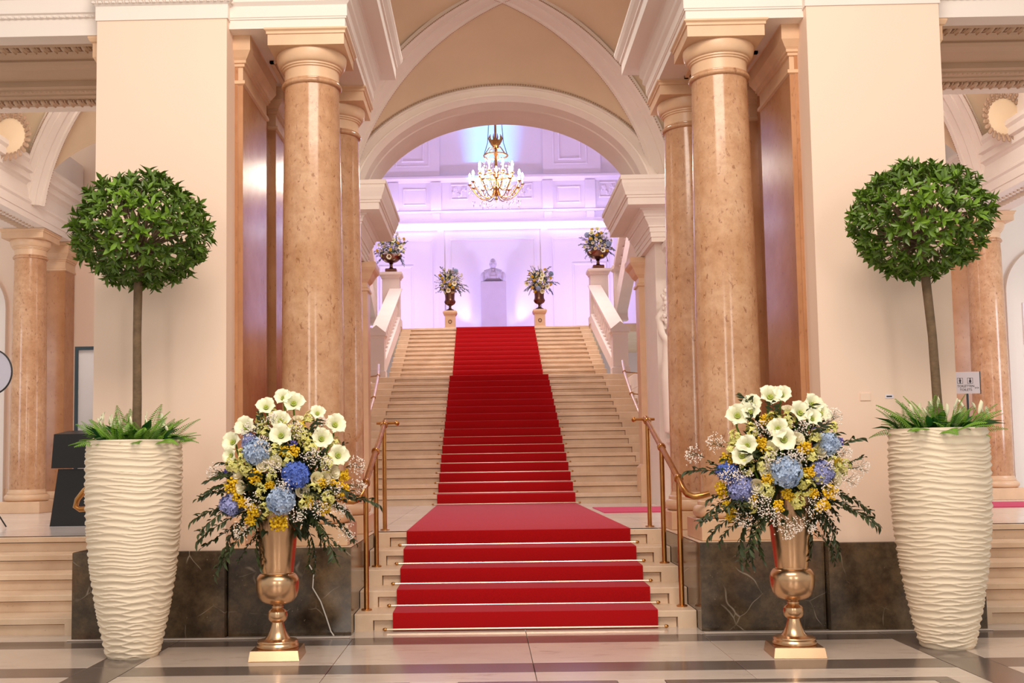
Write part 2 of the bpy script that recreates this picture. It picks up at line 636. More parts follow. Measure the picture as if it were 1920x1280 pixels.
# ------------------------------------------------------------------ flights of steps
def flight(name, label, x0, x1, y0, n, rise, tread, z0, endw, last=None, nose=0.045):
    root = struct(name, label)
    for i in range(n):
        y = y0 + i * tread
        zb, zt = z0 + i * rise, z0 + (i + 1) * rise
        ye = y + tread + 0.06 if i < n - 1 else y + (last or tread)
        mb = MB()
        th = rise * 0.36
        c = 0.004
        # tread slab with eased nosing, recessed riser, flush end blocks
        mb.prism([(y - nose, zt - th), (y - nose, zt - c * 2), (y - nose + c * 2, zt), (ye, zt), (ye, zt - th)], 'X', x0, x1)
        mb.box(x0 + endw + 0.008, x1 - endw - 0.008, y, ye, zb, zt - th - 0.010)
        mb.box(x0 + endw, x1 - endw, y + 0.03, ye, zb, zt - th)
        mb.box(x0, x0 + endw, y - nose, ye, zb, zt - th)
        mb.box(x1 - endw, x1, y - nose, ye, zb, zt - th)
        mb.build('step', 'step', root, 0)
    return root


R1 = ZL / 5
T1 = (LAND_Y - STEP_Y) / 4
tag(flight('lower_steps', 'five beige stone steps rising from the hall floor to the landing', -1.53, 1.53, STEP_Y, 5, R1, T1, 0.0, 0.165, 0.10), None)
for s in SIDES:
    a, b = sorted((s * 4.04, s * 8.0))
    flight('aisle_steps', 'five beige stone steps of the side bay at far ' + SN[s], a, b, STEP_Y, 5, R1, T1, 0.0, 0.11, 0.10)
R2 = (ZM - ZL) / 16
T2 = (MID_Y - F2_Y) / 15
flight('middle_steps', 'wide flight of beige stone steps behind the columns', -3.02, 3.02, F2_Y, 16, R2, T2, ZL, 0.52, 2.2)
R3 = (ZT - ZM) / 12
T3 = (TOP_Y - F3_Y) / 11
flight('upper_steps', 'narrower upper flight of beige stone steps below the bust', -2.86, 2.86, F3_Y, 12, R3, T3, ZM, 0.30, 6.05)
_mb = MB()
for s in SIDES:
    a, b = sorted((s * 2.86, s * 7.0))
    _mb.box(a, b, TOP_Y - 0.4, BACK_Y, ZT - 0.25, ZT)
sbuild(_mb, 'floor_top_landing', 'step', 'stone floor of the top landing in front of the back wall')
_mb = MB()
for s in SIDES:
    a, b = sorted((s * 3.02, s * 7.0))
    _mb.box(a, b, MID_Y, F3_Y + 0.6, ZM - 0.25, ZM)
sbuild(_mb, 'floor_middle_landing', 'step', 'side floor of the middle landing')

# ------------------------------------------------------------------ dark marble bases
for s in SIDES:
    bb = struct('baseboard_' + SN[s], 'dark brown veined marble base under the pier and columns at ' + SN[s])

    def bx(x0, x1, y0, y1, z0, z1, name, m):
        a, b = sorted((s * x0, s * x1))
        c = 0.006
        MB().stack((a + b) / 2, (y0 + y1) / 2, (b - a) / 2, (y1 - y0) / 2, [(-c, z0), (0, z0 + c), (0, z1 - c), (-c, z1)]).build(name, m, bb, 0)
    bx(2.63, 3.97, 9.62, 12.05, 0.0, 0.76, 'marble_panel', 'dark')
    bx(1.535, 2.62, 9.72, 10.55, 0.0, 0.765, 'marble_panel', 'dark')
    bx(1.535, 2.62, 10.555, 11.70, 0.0, 0.765, 'marble_panel', 'dark')
    bx(1.53, 2.625, 9.725, 11.72, 0.766, 0.775, 'cover_slab', 'step')
    bx(1.53, 3.99, 9.56, 9.615, -0.002, 0.012, 'skirting_strip', 'floor_light')

# ------------------------------------------------------------------ cream piers
for s in SIDES:
    w = struct('wall_pier_' + SN[s], 'tall cream painted pier with white cap band at ' + SN[s])
    cx = s * 3.225
    MB().stack(cx, 10.88, 0.595, 1.21, [(0, 0.76), (0, 5.57)]).build('pier_shaft', 'cream', w, 0)
    MB().stack(cx, 10.88, 0.595, 1.21, [(0.012, 5.57), (0.012, 5.70), (0.03, 5.715), (0.03, 5.735), (0.05, 5.75), (0.05, 5.77), (0.035, 5.79), (0.035, 6.4), (0.0, 6.4), (0, 7.2)]).build('cap_band', 'white', w, 0)
    # little carved bead course along the cap
    mb = MB()
    for k in range(21):
        x = cx - 0.62 + 1.24 * k / 20
        mb.ball((x, 9.625, 5.725), (0.022, 0.014, 0.012), 6, 4)
        mb.ball((x + 0.031, 9.627, 5.73), (0.007, 0.012, 0.014), 5, 4)
    for k in range(14):
        mb.ball((cx - s * 0.64, 9.7 + 0.06 * k, 5.725), (0.014, 0.022, 0.012), 6, 4)
    tag(mb.build('bead_course', 'white', w), None, None, None, 'stuff')
    # marble lining of the return wall that faces the stair
    a, b = sorted((s * 2.60, s * 2.66))
    MB().box(a, b, 9.99, 12.09, ZL, 5.52).build('marble_lining', 'pilaster', w, 0)


# ------------------------------------------------------------------ columns
def column(name, label, loc, group):
    t = thing(name, label, 'column', loc, group)
    H = 4.73
    MB().stack(0, 0, 0.355, 0.355, [(-0.008, 0), (0, 0.008), (0, 0.182), (-0.008, 0.19)]).build('plinth', 'capital', t, 0)
    tor = [(0.30, 0.19)]
    for k in range(9):
        a = -PI / 2 + PI * k / 8
        tor.append((0.305 + 0.055 * math.cos(a), 0.25 + 0.06 * math.sin(a)))
    tor += [(0.315, 0.31), (0.315, 0.335), (0.298, 0.35), (0.290, 0.385)]
    MB().lathe(tor, 64).build('base_ring', 'capital', t, 0.5)
    sh = []
    for k in range(25):
        q = k / 24
        r = 0.288 - 0.033 * (max(0, q - 0.25) / 0.75) ** 1.6
        sh.append((r, 0.385 + q * (4.255 - 0.385)))
    MB().lathe(sh, 72).build('shaft', 'marble', t, 0.5)
    ast = [(0.255, 4.255)] + [(0.262 + 0.022 * math.cos(a), 4.28 + 0.022 * math.sin(a)) for a in [-PI / 2 + PI * k / 7 for k in range(8)]] + [(0.268, 4.302), (0.268, 4.312), (0.256, 4.32)]
    MB().lathe(ast, 64).build('neck_ring', 'marble', t, 0.5)
    cap = [(0.256, 4.32), (0.256, 4.415), (0.270, 4.42), (0.270, 4.435), (0.283, 4.438), (0.283, 4.452)]
    for k in range(9):
        a = PI / 2 * k / 8
        cap.append((0.285 + 0.045 * math.sin(a * 1.0), 4.455 + 0.105 * (1 - math.cos(a))))
    cap += [(0.322, 4.575), (0.30, 4.58)]
    MB().lathe(cap, 64).build('echinus', 'capital', t, 0.5)
    MB().stack(0, 0, 0.352, 0.352, [(0, 4.575), (0, 4.675), (0.012, 4.678), (0.012, 4.70), (0.03, 4.715), (0.03, H)]).build('abacus', 'capital', t, 0)
    return t


NC = column('marble_column', 'near orange marble column left of the red carpet', (-1.925, 10.12, 0.775), 'marble columns flanking the stair')
dup(NC, (1.925, 10.12, 0.775), 'near orange marble column right of the red carpet')
dup(NC, (-1.925, 11.70, 0.775), 'rear orange marble column half hidden by the near left column')
dup(NC, (1.925, 11.70, 0.775), 'rear orange marble column half hidden by the near right column')
dup(NC, (-8.02, 18.25, ZL), 'distant orange marble column in the left side bay', 'marble columns of the side bays')
dup(NC, (8.06, 18.25, ZL), 'distant orange marble column behind the right ball tree, under the right side beam', 'marble columns of the side bays')


# ------------------------------------------------------------------ flat pilasters
def pilaster(name, wall, cx, cy, hx, hy, z0, z1, m, mc='capital'):
    t = bpy.data.objects.new(name, None)
    COL.objects.link(t)
    t.location = (cx, cy, z0)
    t.parent = bpy.data.objects[wall]
    H = z1 - z0
    MB().stack(0, 0, hx, hy, [(0.03, 0), (0.03, 0.2), (0.045, 0.21), (0.045, 0.26), (0.03, 0.29), (0.0, 0.33)]).build('base', mc, t, 0)
    MB().stack(0, 0, hx, hy, [(0, 0.33), (0, H - 0.50)]).build('shaft', m, t, 0)
    MB().stack(0, 0, hx, hy, [(0, H - 0.50), (0.022, H - 0.49), (0.022, H - 0.46), (0.0, H - 0.45), (0.0, H - 0.33), (0.018, H - 0.325), (0.018, H - 0.30), (0.034, H - 0.295), (0.034, H - 0.27), (0.05, H - 0.25), (0.085, H - 0.19), (0.085, H - 0.16), (0.085, H - 0.06), (0.105, H - 0.05), (0.12, H - 0.02), (0.12, H)]).build('capital', mc, t, 0)
    return t


for s in SIDES:
    pilaster('marble_pilaster', 'wall_pier_' + SN[s], s * 2.60, 10.55, 0.045, 0.55, 0.776, 5.56, 'pilaster')
    pilaster('marble_pilaster', 'wall_pier_' + SN[s], s * 2.59, 11.72, 0.075, 0.32, 0.776, 5.56, 'pilaster')
    pilaster('marble_pilaster', 'wall_pier_' + SN[s], s * 3.80, 10.25, 0.045, 0.30, 0.776, 5.50, 'pilaster')

# ------------------------------------------------------------------ entablatures
for s in SIDES:
    t = struct('trim_entablature_' + SN[s], 'white moulded entablature with cornice resting on the %s stair columns' % SN[s])
    cx = s * 2.115
    MB().stack(cx, 10.93, 0.555, 1.17, [(0, 5.505), (0, 5.585), (0.012, 5.588), (0.012, 5.60), (0.02, 5.605), (0.02, 5.71), (0.05, 5.74), (0.05, 5.79)]).build('architrave', 'white', t, 0)
    MB().stack(cx, 10.93, 0.555, 1.17, [(0.05, 5.79), (0.08, 5.83), (0.08, 5.92), (0.10, 5.93), (0.255, 5.925), (0.255, 6.06), (0.275, 6.065), (0.275, 6.09), (0.31, 6.13), (0.33, 6.17), (0.33, 6.2), (0.0, 6.2), (0, 7.0)]).build('cornice', 'white', t, 0)
    # sunk panel frame on the soffit between the two abaci
    mb = MB()
    for o, z in ((0.0, 0.025), (0.05, 0.012)):
        x0, x1, y0, y1 = cx - 0.30 + o, cx + 0.30 - o, 10.56 + o, 11.26 - o
        w = 0.04
        mb.box(x0, x1, y0, y0 + w, 5.505 - z, 5.506).box(x0, x1, y1 - w, y1, 5.505 - z, 5.506)
        mb.box(x0, x0 + w, y0, y1, 5.505 - z, 5.506).box(x1 - w, x1, y0, y1, 5.505 - z, 5.506)
    mb.build('soffit_frame', 'capital', t, 0)


def leaf_ornament():
    mb = MB()
    mb.ball((0, 0, 0), (0.036, 0.085, 0.030), 8, 5)
    mb.ball((0, 0.02, -0.020), (0.014, 0.06, 0.022), 6, 4)
    mb.ball((0.048, -0.02, 0.0), (0.011, 0.07, 0.024), 6, 4)
    return mb.mesh('carved_leaf', 'coffer')


LEAFORN = leaf_ornament()
for s in SIDES:
    t = struct('trim_side_beam_' + SN[s], 'white beam over the %s side bay with carved coffered underside' % SN[s])
    x0, x1 = sorted((s * 3.83, s * 9.6))
    MB().box(x0, x1, 9.82, 10.02, 5.50, 7.0).build('front_beam', 'white', t, 0)
    MB().prism([(9.82, 5.66), (9.80, 5.665), (9.79, 5.69), (9.77, 5.70), (9.77, 5.83), (9.74, 5.84), (9.74, 7.0), (9.82, 7.0)], 'X', x0, x1).build('fascia', 'white', t, 0)
    mb = MB()
    for k in range(40):
        mb.ball((s * (3.9 + 0.06 * k), 9.795, 5.672), (0.022, 0.014, 0.012), 6, 4)
    tag(mb.build('bead_course', 'white', t), None, None, None, 'stuff')
    # coffer: stepped frames rising to a sunk panel
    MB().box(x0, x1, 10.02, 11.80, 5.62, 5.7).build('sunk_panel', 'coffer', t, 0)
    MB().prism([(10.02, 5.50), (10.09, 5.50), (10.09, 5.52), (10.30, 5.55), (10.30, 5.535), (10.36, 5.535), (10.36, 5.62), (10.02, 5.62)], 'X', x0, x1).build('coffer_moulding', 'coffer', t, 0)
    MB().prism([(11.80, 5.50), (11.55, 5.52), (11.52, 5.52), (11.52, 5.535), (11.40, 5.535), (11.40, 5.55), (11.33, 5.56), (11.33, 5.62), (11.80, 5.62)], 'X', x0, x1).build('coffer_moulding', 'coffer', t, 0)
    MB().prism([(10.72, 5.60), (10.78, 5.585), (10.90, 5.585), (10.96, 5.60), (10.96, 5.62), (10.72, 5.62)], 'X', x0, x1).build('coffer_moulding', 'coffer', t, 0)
    MB().box(x0, x1, 11.80, 11.98, 5.50, 7.0).build('back_beam', 'stucco', t, 0)
    for k in range(26):
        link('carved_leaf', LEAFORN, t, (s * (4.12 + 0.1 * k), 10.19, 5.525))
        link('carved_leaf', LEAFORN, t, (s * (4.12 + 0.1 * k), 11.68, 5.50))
    mb = MB()
    for k in range(50):
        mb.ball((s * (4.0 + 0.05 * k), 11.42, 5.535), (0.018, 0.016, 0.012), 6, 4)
    tag(mb.build('bead_course', 'coffer', t), None, None, None, 'stuff')

# ------------------------------------------------------------------ arch to the stairwell
AY0, AY1 = 17.3, 18.6
ASP = 5.69


def ell(a, b, th, z=ASP):
    return (a * math.cos(th), z + b * math.sin(th))


arch = struct('wall_arch', 'broad cream arch opening onto the lilac lit stairwell')
NA = 64
AN = [PI * k / NA for k in range(NA + 1)]


def arch_band(prof):
    """prof: (scale between inner and outer curve, y)"""
    rows = []
    for th in AN:
        row = []
        for q, y in prof:
            x, z = ell(2.30 + 0.32 * q, 1.64 + 0.25 * q, th)
            row.append((x, y, z))
        rows.append(row)
    return rows


MB().grid(arch_band([(1.0, AY0), (0.86, AY0 - 0.03), (0.80, AY0 - 0.03), (0.76, AY0), (0.40, AY0), (0.36, AY0 - 0.025), (0.26, AY0 - 0.025), (0.20, AY0 + 0.01), (0.08, AY0 + 0.05), (0.0, AY0 + 0.09),
                     (0.0, AY0 + 0.42), (-0.05, AY0 + 0.45), (-0.05, AY0 + 0.52), (0.0, AY0 + 0.55), (0.0, AY1)])).build('arch_band', 'stucco', arch, 0.4)
MB().grid([[(x, AY1, z), (x, AY1, 9.6)] for x, z in [ell(2.30, 1.64, th) for th in AN]]).build('arch_wall', 'stucco', arch, 0)
for s in SIDES:
    a, b = sorted((s * 2.30, s * 3.6))
    MB().box(a, b, AY0 + 0.1, AY1, 6.0, 9.6).box(a if s > 0 else a, b, AY0 + 0.02, AY1, 5.4, 6.0).build('arch_shoulder', 'stucco', arch, 0)
mb = MB()
for k in range(150):
    th = PI * (0.12 + 0.76 * k / 149)
    x, z = ell(2.615, 1.885, th)
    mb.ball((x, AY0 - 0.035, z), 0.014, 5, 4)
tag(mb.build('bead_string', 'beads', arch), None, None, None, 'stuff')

# ------------------------------------------------------------------ groin vaults
VYC, VL = 14.7, 2.6


def vault_z(u, v, sp=ASP, rise=1.89, dome=0.42):
    m = min(u * u, v * v)
    return sp + rise * math.sqrt(max(0.0, 1 - m)) + dome * (1 - abs(v) ** 3)


def vault(name, label, xc, a, m, sp=ASP, rise=1.89, dome=0.42, n=64):
    t = struct(name, label)
    rows = []
    for i in range(n + 1):
        u = -1 + 2 * i / n
        rows.append([(xc + a * u, VYC + VL * v, vault_z(u, v, sp, rise, dome)) for v in [-1 + 2 * j / n for j in range(n + 1)]])
    MB().grid(rows).build('vault_web', m, t, 0.9)
    for d in (-1, 1):
        pts = []
        for k in range(57):
            q = -0.985 + 1.97 * k / 56
            pts.append(Vector((xc + a * q * d, VYC + VL * q, vault_z(q, q, sp, rise, dome) - 0.01)))
        diag = Vector((a * d, VL, 0)).normalized()
        side = Vector((-diag.y, diag.x, 0))
        # rib profile: flat band with raised border fillets
        prof = [(-0.215, 0.05), (-0.215, -0.035), (-0.17, -0.045), (-0.15, -0.02), (-0.06, -0.02), (-0.05, -0.04), (0.05, -0.04), (0.06, -0.02), (0.15, -0.02), (0.17, -0.045), (0.215, -0.035), (0.215, 0.05)]
        rows = []
        for k, p in enumerate(pts):
            tg = (pts[min(k + 1, 56)] - pts[max(k - 1, 0)]).normalized()
            up = side.cross(tg).normalized()
            if up.z < 0:
                up = -up
            rows.append([p + side * w + up * h for w, h in prof])
        MB().grid(rows).build('vault_rib', 'stucco', t, 0.4)
        mb = MB()
        for k in range(len(pts) - 1):
            for h in range(4):
                p = pts[k].lerp(pts[k + 1], h / 4)
                for sg in (-1, 1):
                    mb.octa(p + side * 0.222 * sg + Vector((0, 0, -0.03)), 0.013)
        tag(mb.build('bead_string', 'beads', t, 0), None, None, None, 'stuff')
    return t


vault('ceiling_centre', 'tan groin vault with pale ribs over the landing', 0.0, 2.62, 'tan')
for s in SIDES:
    vault('ceiling_aisle_' + SN[s], 'tan and white groin vault of the %s side bay' % SN[s], s * 5.3, 2.35, 'tan' if s else 'tan', 5.5, 1.5, 0.3, 40)
    w = struct('wall_transverse_' + SN[s], 'white transverse arch between the landing and the %s side bay' % SN[s])
    rows = []
    for k in range(41):
        v = -1 + 2 * k / 40
        z = 5.55 + 1.45 * math.sqrt(max(0, 1 - v * v))
        rows.append([(s * 2.60, VYC + VL * v, z + 0.35), (s * 2.60, VYC + VL * v, z), (s * 2.97, VYC + VL * v, z), (s * 2.97, VYC + VL * v, z + 0.4)])
    MB().grid(rows).build('arch_band', 'white', w, 0.5)

# ------------------------------------------------------------------ side bays: beams, back walls, arched doors
for s in SIDES:
    t = struct('trim_aisle_beam_' + SN[s], 'white moulded beam carried by the distant %s side column' % SN[s])
    cx = s * 7.98
    lv = [(0, 5.505), (0, 5.60), (0.015, 5.605), (0.015, 5.74), (0.04, 5.77), (0.04, 5.80), (0.02, 5.82), (0.02, 6.02), (0.06, 6.06), (0.10, 6.08), (0.10, 6.18), (0.16, 6.20), (0.16, 6.31), (0.20, 6.35), (0.20, 6.42), (0, 6.42), (0, 7.0)]
    MB().stack(cx, 14.8, 0.36, 4.75, lv).build('beam', 'white', t, 0)
    mb = MB()
    for k in range(46):
        mb.ball((cx, 12.4 + 0.12 * k, 5.50), (0.10, 0.05, 0.018), 8, 4)
        mb.ball((cx - s * 0.17, 12.4 + 0.12 * k, 5.50), (0.03, 0.03, 0.018), 6, 4)
    tag(mb.build('carved_course', 'coffer', t), None, None, None, 'stuff')
    a, b = sorted((s * 3.3, s * 13.0))
    w = sbuild(MB().box(a, b, 19.6, 19.9, ZL, 9.0), 'wall_aisle_' + SN[s], 'cream' if s < 0 else 'white', 'pale painted back wall of the %s side bay' % SN[s])
    pilaster('marble_pilaster', w.name, s * 8.02, 19.36, 0.25, 0.22, ZL, 5.50, 'pilaster')
    # panel mouldings and dado
    a, b = sorted((s * 8.4, s * 13.0))
    MB().box(a, b, 19.57, 19.6, ZL, 1.15).build('dado', 'capital', w, 0)
    for zz in (4.10, 4.28):
        a, b = sorted((s * 8.45, s * 8.85))
        MB().box(a, b, 19.58, 19.6, zz, zz + 0.03).build('wall_moulding', 'white', w, 0)
    d = struct('door_1' if s < 0 else 'door_2', 'arched white panelled doorway half cut by the %s edge of the picture' % SN[s])
    cxd, ro = s * 9.85, 0.86
    for r0, r1, y0 in ((0.86, 0.74, 19.50), (0.74, 0.62, 19.54)):
        rows = []
        zs = 4.38
        path = [(1, ZL + 0.0)] + [(1, zs)]
        pts = [(cxd + q, z) for q, z in ((1.0, ZL),)]
        ring_o = [(cxd + r0, ZL)] + [(cxd + r0 * math.cos(PI * k / 32), zs + r0 * math.sin(PI * k / 32)) for k in range(33)] + [(cxd - r0, ZL)]
        ring_i = [(cxd + r1, ZL)] + [(cxd + r1 * math.cos(PI * k / 32), zs + r1 * math.sin(PI * k / 32)) for k in range(33)] + [(cxd - r1, ZL)]
        rows = [[(po[0], 19.6, po[1]), (po[0], y0, po[1]), (pi[0], y0, pi[1]), (pi[0], 19.6, pi[1])] for po, pi in zip(ring_o, ring_i)]
        MB().grid(rows).build('architrave', 'white', d, 0.4)
    MB().box(cxd - 0.62, cxd + 0.62, 19.57, 19.598, ZL, 4.36).build('door_leaf', 'white', d, 0)
    for px in (-0.32, 0.32):
        for z0, z1 in ((0.95, 1.9), (2.05, 3.3), (3.45, 4.2)):
            MB().stack(cxd + px, 19.56, 0.24, 0.02, [(0, z0), (0, z1)]).build('door_panel', 'wallwhite', d, 0)
    # stucco wreath on the vault face
    mb = MB()
    cw = Vector((s * 7.42, 16.0, 6.50))
    for k in range(26):
        a_ = 2 * PI * k / 26
        for h in range(3):
            mb.ball(cw + Vector((0.26 * math.cos(a_) * (1 + 0.12 * h), -0.02 * h, 0.30 * math.sin(a_) * (1 + 0.12 * h))), (0.03, 0.02, 0.035), 5, 4)
    wr = bpy.data.objects.new('stucco_wreath', None)
    COL.objects.link(wr)
    wr.parent = bpy.data.objects['ceiling_aisle_' + SN[s]]
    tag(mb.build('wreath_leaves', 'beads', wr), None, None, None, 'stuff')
    MB().ball(cw + Vector((0, 0.03, 0)), (0.25, 0.04, 0.29), 20, 10).build('oval_boss', 'tan', wr)

# ================================================================== STAIRWELL
wb = sbuild(MB().box(-7.0, 7.0, BACK_Y, BACK_Y + 0.3, 4.5, 14.0), 'wall_back', 'wallwhite', 'panelled white back wall of the stairwell washed in lilac light')
sbuild(MB().box(-7.0, 7.0, AY1, BACK_Y + 0.3, 14.0, 14.2), 'ceiling_stairwell', 'wallwhite', 'plain ceiling of the stairwell above the chandelier')
for s in SIDES:
    a, b = sorted((s * 6.8, s * 7.0))
    sbuild(MB().box(a, b, AY1, BACK_Y, 0.2, 14.0), 'wall_stair_' + SN[s], 'wallwhite', 'plain %s wall of the stairwell' % SN[s])


def frame(parent, x0, x1, z0, z1, w, d, y=BACK_Y, m='wallwhite', name='panel_frame'):
    mb = MB()
    pr = [(0, 0), (d * 0.5, 0), (d, w * 0.35), (d, w * 0.6), (d * 0.4, w), (0, w)]
    rows = []
    for (cx, cz, sx, sz) in ((x0, z0, 1, 1), (x1, z0, -1, 1), (x1, z1, -1, -1), (x0, z1, 1, -1), (x0, z0, 1, 1)):
        rows.append([(cx + sx * q, y - dd, cz + sz * q) for dd, q in pr])
    mb.grid(rows).build(name, m, parent, 0)


def ledge(parent, x0, x1, pts, name='cornice', m='wallwhite', y=BACK_Y):
    """pts: (projection, z) from bottom to top"""
    MB().prism([(y, pts[0][1])] + [(y - p, z) for p, z in pts] + [(y, pts[-1][1])], 'X', x0, x1).build(name, m, parent, 0)


ledge(wb, -6.8, 6.8, [(0.05, 9.86), (0.05, 9.96), (0.12, 10.0), (0.30, 10.06), (0.30, 10.14), (0.34, 10.18), (0.05, 10.22)], 'ledge')
ledge(wb, -6.8, 6.8, [(0.04, 10.46), (0.10, 10.50), (0.10, 10.56), (0.04, 10.60)], 'string_course')
ledge(wb, -6.8, 6.8, [(0.05, 11.62), (0.12, 11.68), (0.26, 11.72), (0.26, 11.80), (0.06, 11.84)], 'cornice')
for s in SIDES:
    def bxs(x0, x1, y0, z0, z1, name, m='wallwhite'):
        a, b = sorted((s * x0, s * x1))
        return MB().box(a, b, y0, BACK_Y, z0, z1).build(name, m, wb, 0)
    bxs(1.87, 3.95, 38.86, 11.84, 14.0, 'upper_pier')
    for x0, x1, z0, d in ((2.22, 3.48, 12.18, 0.03), (2.42, 3.25, 12.35, 0.05)):
        a, b = sorted((s * x0, s * x1))
        frame(wb, a, b, z0, 13.8, 0.07, d, 38.86)
    for x0, x1 in ((1.83, 2.21), (3.36, 3.74)):
        bxs(x0, x1, 38.88, 10.60, 11.62, 'frieze_block')
        bxs(x0 + 0.05, x1 - 0.05, 38.86, 10.18, 10.46, 'frieze_foot')
    a, b = sorted((s * 2.36, s * 3.22))
    frame(wb, a, b, 10.80, 11.42, 0.06, 0.03)
    for xm in (1.17, 4.2):
        a, b = sorted((s * (xm - 0.32), s * (xm + 0.32)))
        frame(wb, a, b, 10.98, 11.55, 0.05, 0.04)
        mb = MB()
        for k in range(14):
            q = k / 13
            mb.ball((a + 0.1 + (b - a - 0.2) * q, BACK_Y - 0.01, 11.26 + 0.15 * math.sin(q * 9)), (0.05, 0.04, 0.06 + 0.03 * math.sin(k * 2.3)), 6, 5)
        mb.build('relief_scroll', 'wallwhite', wb)
    bxs(1.74, 1.98, 38.90, ZT, 9.86, 'wall_strip')
    bxs(4.35, 4.6, 38.90, ZT, 9.86, 'wall_strip')
    a, b = sorted((s * 2.15, s * 4.2))
    frame(wb, a, b, 6.0, 9.55, 0.07, 0.03)
    a, b = sorted((s * 2.85, s * 4.1))
    frame(wb, a, b, ZT - 0.2, 8.62, 0.10, 0.06, name='door_surround')
frame(wb, -1.55, 1.55, 6.0, 9.55, 0.07, 0.03)
for x0, x1, m in ((-6.0, -1.3, 'led'), (-1.2, 1.2, 'led_cyan'), (1.3, 6.0, 'led')):
    MB().box(x0, x1, BACK_Y - 0.16, BACK_Y - 0.12, 9.955, 9.985).build('led_strip', m, wb, 0)

# ------------------------------------------------------------------ balustrades beside the upper flight
BALUSTER = [(0.075, 0.0), (0.075, 0.05), (0.05, 0.06), (0.045, 0.10), (0.075, 0.22), (0.08, 0.28), (0.05, 0.42), (0.035, 0.54), (0.05, 0.57), (0.05, 0.60), (0.075, 0.62), (0.075, 0.68)]
BAL_ME = MB().lathe(BALUSTER, 12).mesh('baluster', 'newel')
for s in SIDES:
    t = thing('stair_balustrade', 'white balustrade along the %s edge of the upper flight' % SN[s], 'balustrade', (s * 2.96, 26.6, ZM), 'stair balustrades')

    def zc(y):
        return 0.16 + (y - 0.2) * 0.352
    # solid sloping base, cap rail, balusters between newel and top pier
    MB().prism([(0.15, -0.02), (5.75, -0.02 + 1.9), (5.75, 0.30 + 5.6 * 0.352), (0.15, 0.30)], 'X', -0.13, 0.13).build('base_rail', 'newel', t, 0)
    MB().prism([(0.12, 0.98), (5.75, 0.98 + 5.63 * 0.352), (5.75, 1.12 + 5.63 * 0.352), (0.12, 1.12)], 'X', -0.15, 0.15).prism([(0.12, 1.12), (5.75, 1.12 + 5.63 * 0.352), (5.75, 1.16 + 5.63 * 0.352), (0.12, 1.16)], 'X', -0.19, 0.19).build('cap_rail', 'newel', t, 0)
    for k in range(13):
        y = 0.42 + k * 0.42
        link('baluster', BAL_ME, t, (0, y, 0.29 + (y - 0.15) * 0.352))
    n = MB().stack(0, 0, 0.185, 0.185, [(0.03, 0), (0.03, 0.16), (0, 0.20), (0, 0.98), (0.02, 1.0), (0.02, 1.04)])
    n.build('newel', 'newel', t, 0)
    MB().prism([(-0.24, 1.04), (0.24, 1.04), (0.24, 1.10), (0.0, 1.29), (-0.24, 1.10)], 'Y', -0.24, 0.24).build('newel_cap', 'newel', t, 0)
    t2 = thing('stair_pier', 'white capped pier at the %s head of the stair carrying a dark urn' % SN[s], 'pier', (s * 3.12, 32.65, ZT), 'piers at the head of the stair')
    MB().stack(0, 0, 0.26, 0.26, [(0.04, 0), (0.04, 0.22), (0, 0.28), (0, 1.45)]).build('shaft', 'newel', t2, 0)
    MB().stack(0, 0, 0.26, 0.26, [(0.0, 1.45), (0.03, 1.47), (0.03, 1.50), (0.08, 1.56), (0.08, 1.63), (0.0, 1.65)]).build('cap', 'newel', t2, 0)
    # return flight climbing back towards the hall, seen from its side
    r = struct('trim_return_flight_' + SN[s], 'pinkish sloping balustrade of the upper return flight at %s' % SN[s], (s * 3.68, 32.2, ZT))

    def zr(y):
        return 0.35 - y * 0.42
    MB().prism([(-9, zr(-9) - 0.35), (-0.3, zr(-0.3) - 0.35), (-0.3, zr(-0.3) + 0.25), (-9, zr(-9) + 0.25)], 'X', -0.16, 0.16).build('stringer', 'newel', r, 0)
    MB().prism([(-9, zr(-9) + 0.95), (-0.3, zr(-0.3) + 0.95), (-0.3, zr(-0.3) + 1.15), (-9, zr(-9) + 1.15)], 'X', -0.2, 0.2).build('cap_rail', 'newel', r, 0)
    MB().stack(0, -0.25, 0.18, 0.18, [(0.02, 0), (0.0, 0.1), (0, 1.45), (0.06, 1.5), (0.06, 1.6), (0, 1.66)]).build('newel', 'newel', r, 0)
    for k in range(20):
        y = -0.7 - k * 0.42
        link('baluster', BAL_ME, r, (0, y, zr(y) + 0.25))
    # low side wall of the middle flight
    a, b = sorted((s * 3.03, s * 3.45))
    w = tag(MB().box(a, b, AY1 + 0.7, MID_Y, 0.3, 3.4).build('wall_string_' + SN[s], 'stucco', None, 0), 'stone side wall of the middle flight at ' + SN[s], None, None, 'structure')
    for k in range(8):
        MB().stack(s * 3.24, 23.1, 0.215, 3.6, [(-0.01, 0.8 + k * 0.33), (0.0, 0.81 + k * 0.33), (0, 1.115 + k * 0.33), (-0.01, 1.125 + k * 0.33)]).build('ashlar_course', 'stucco', w, 0)

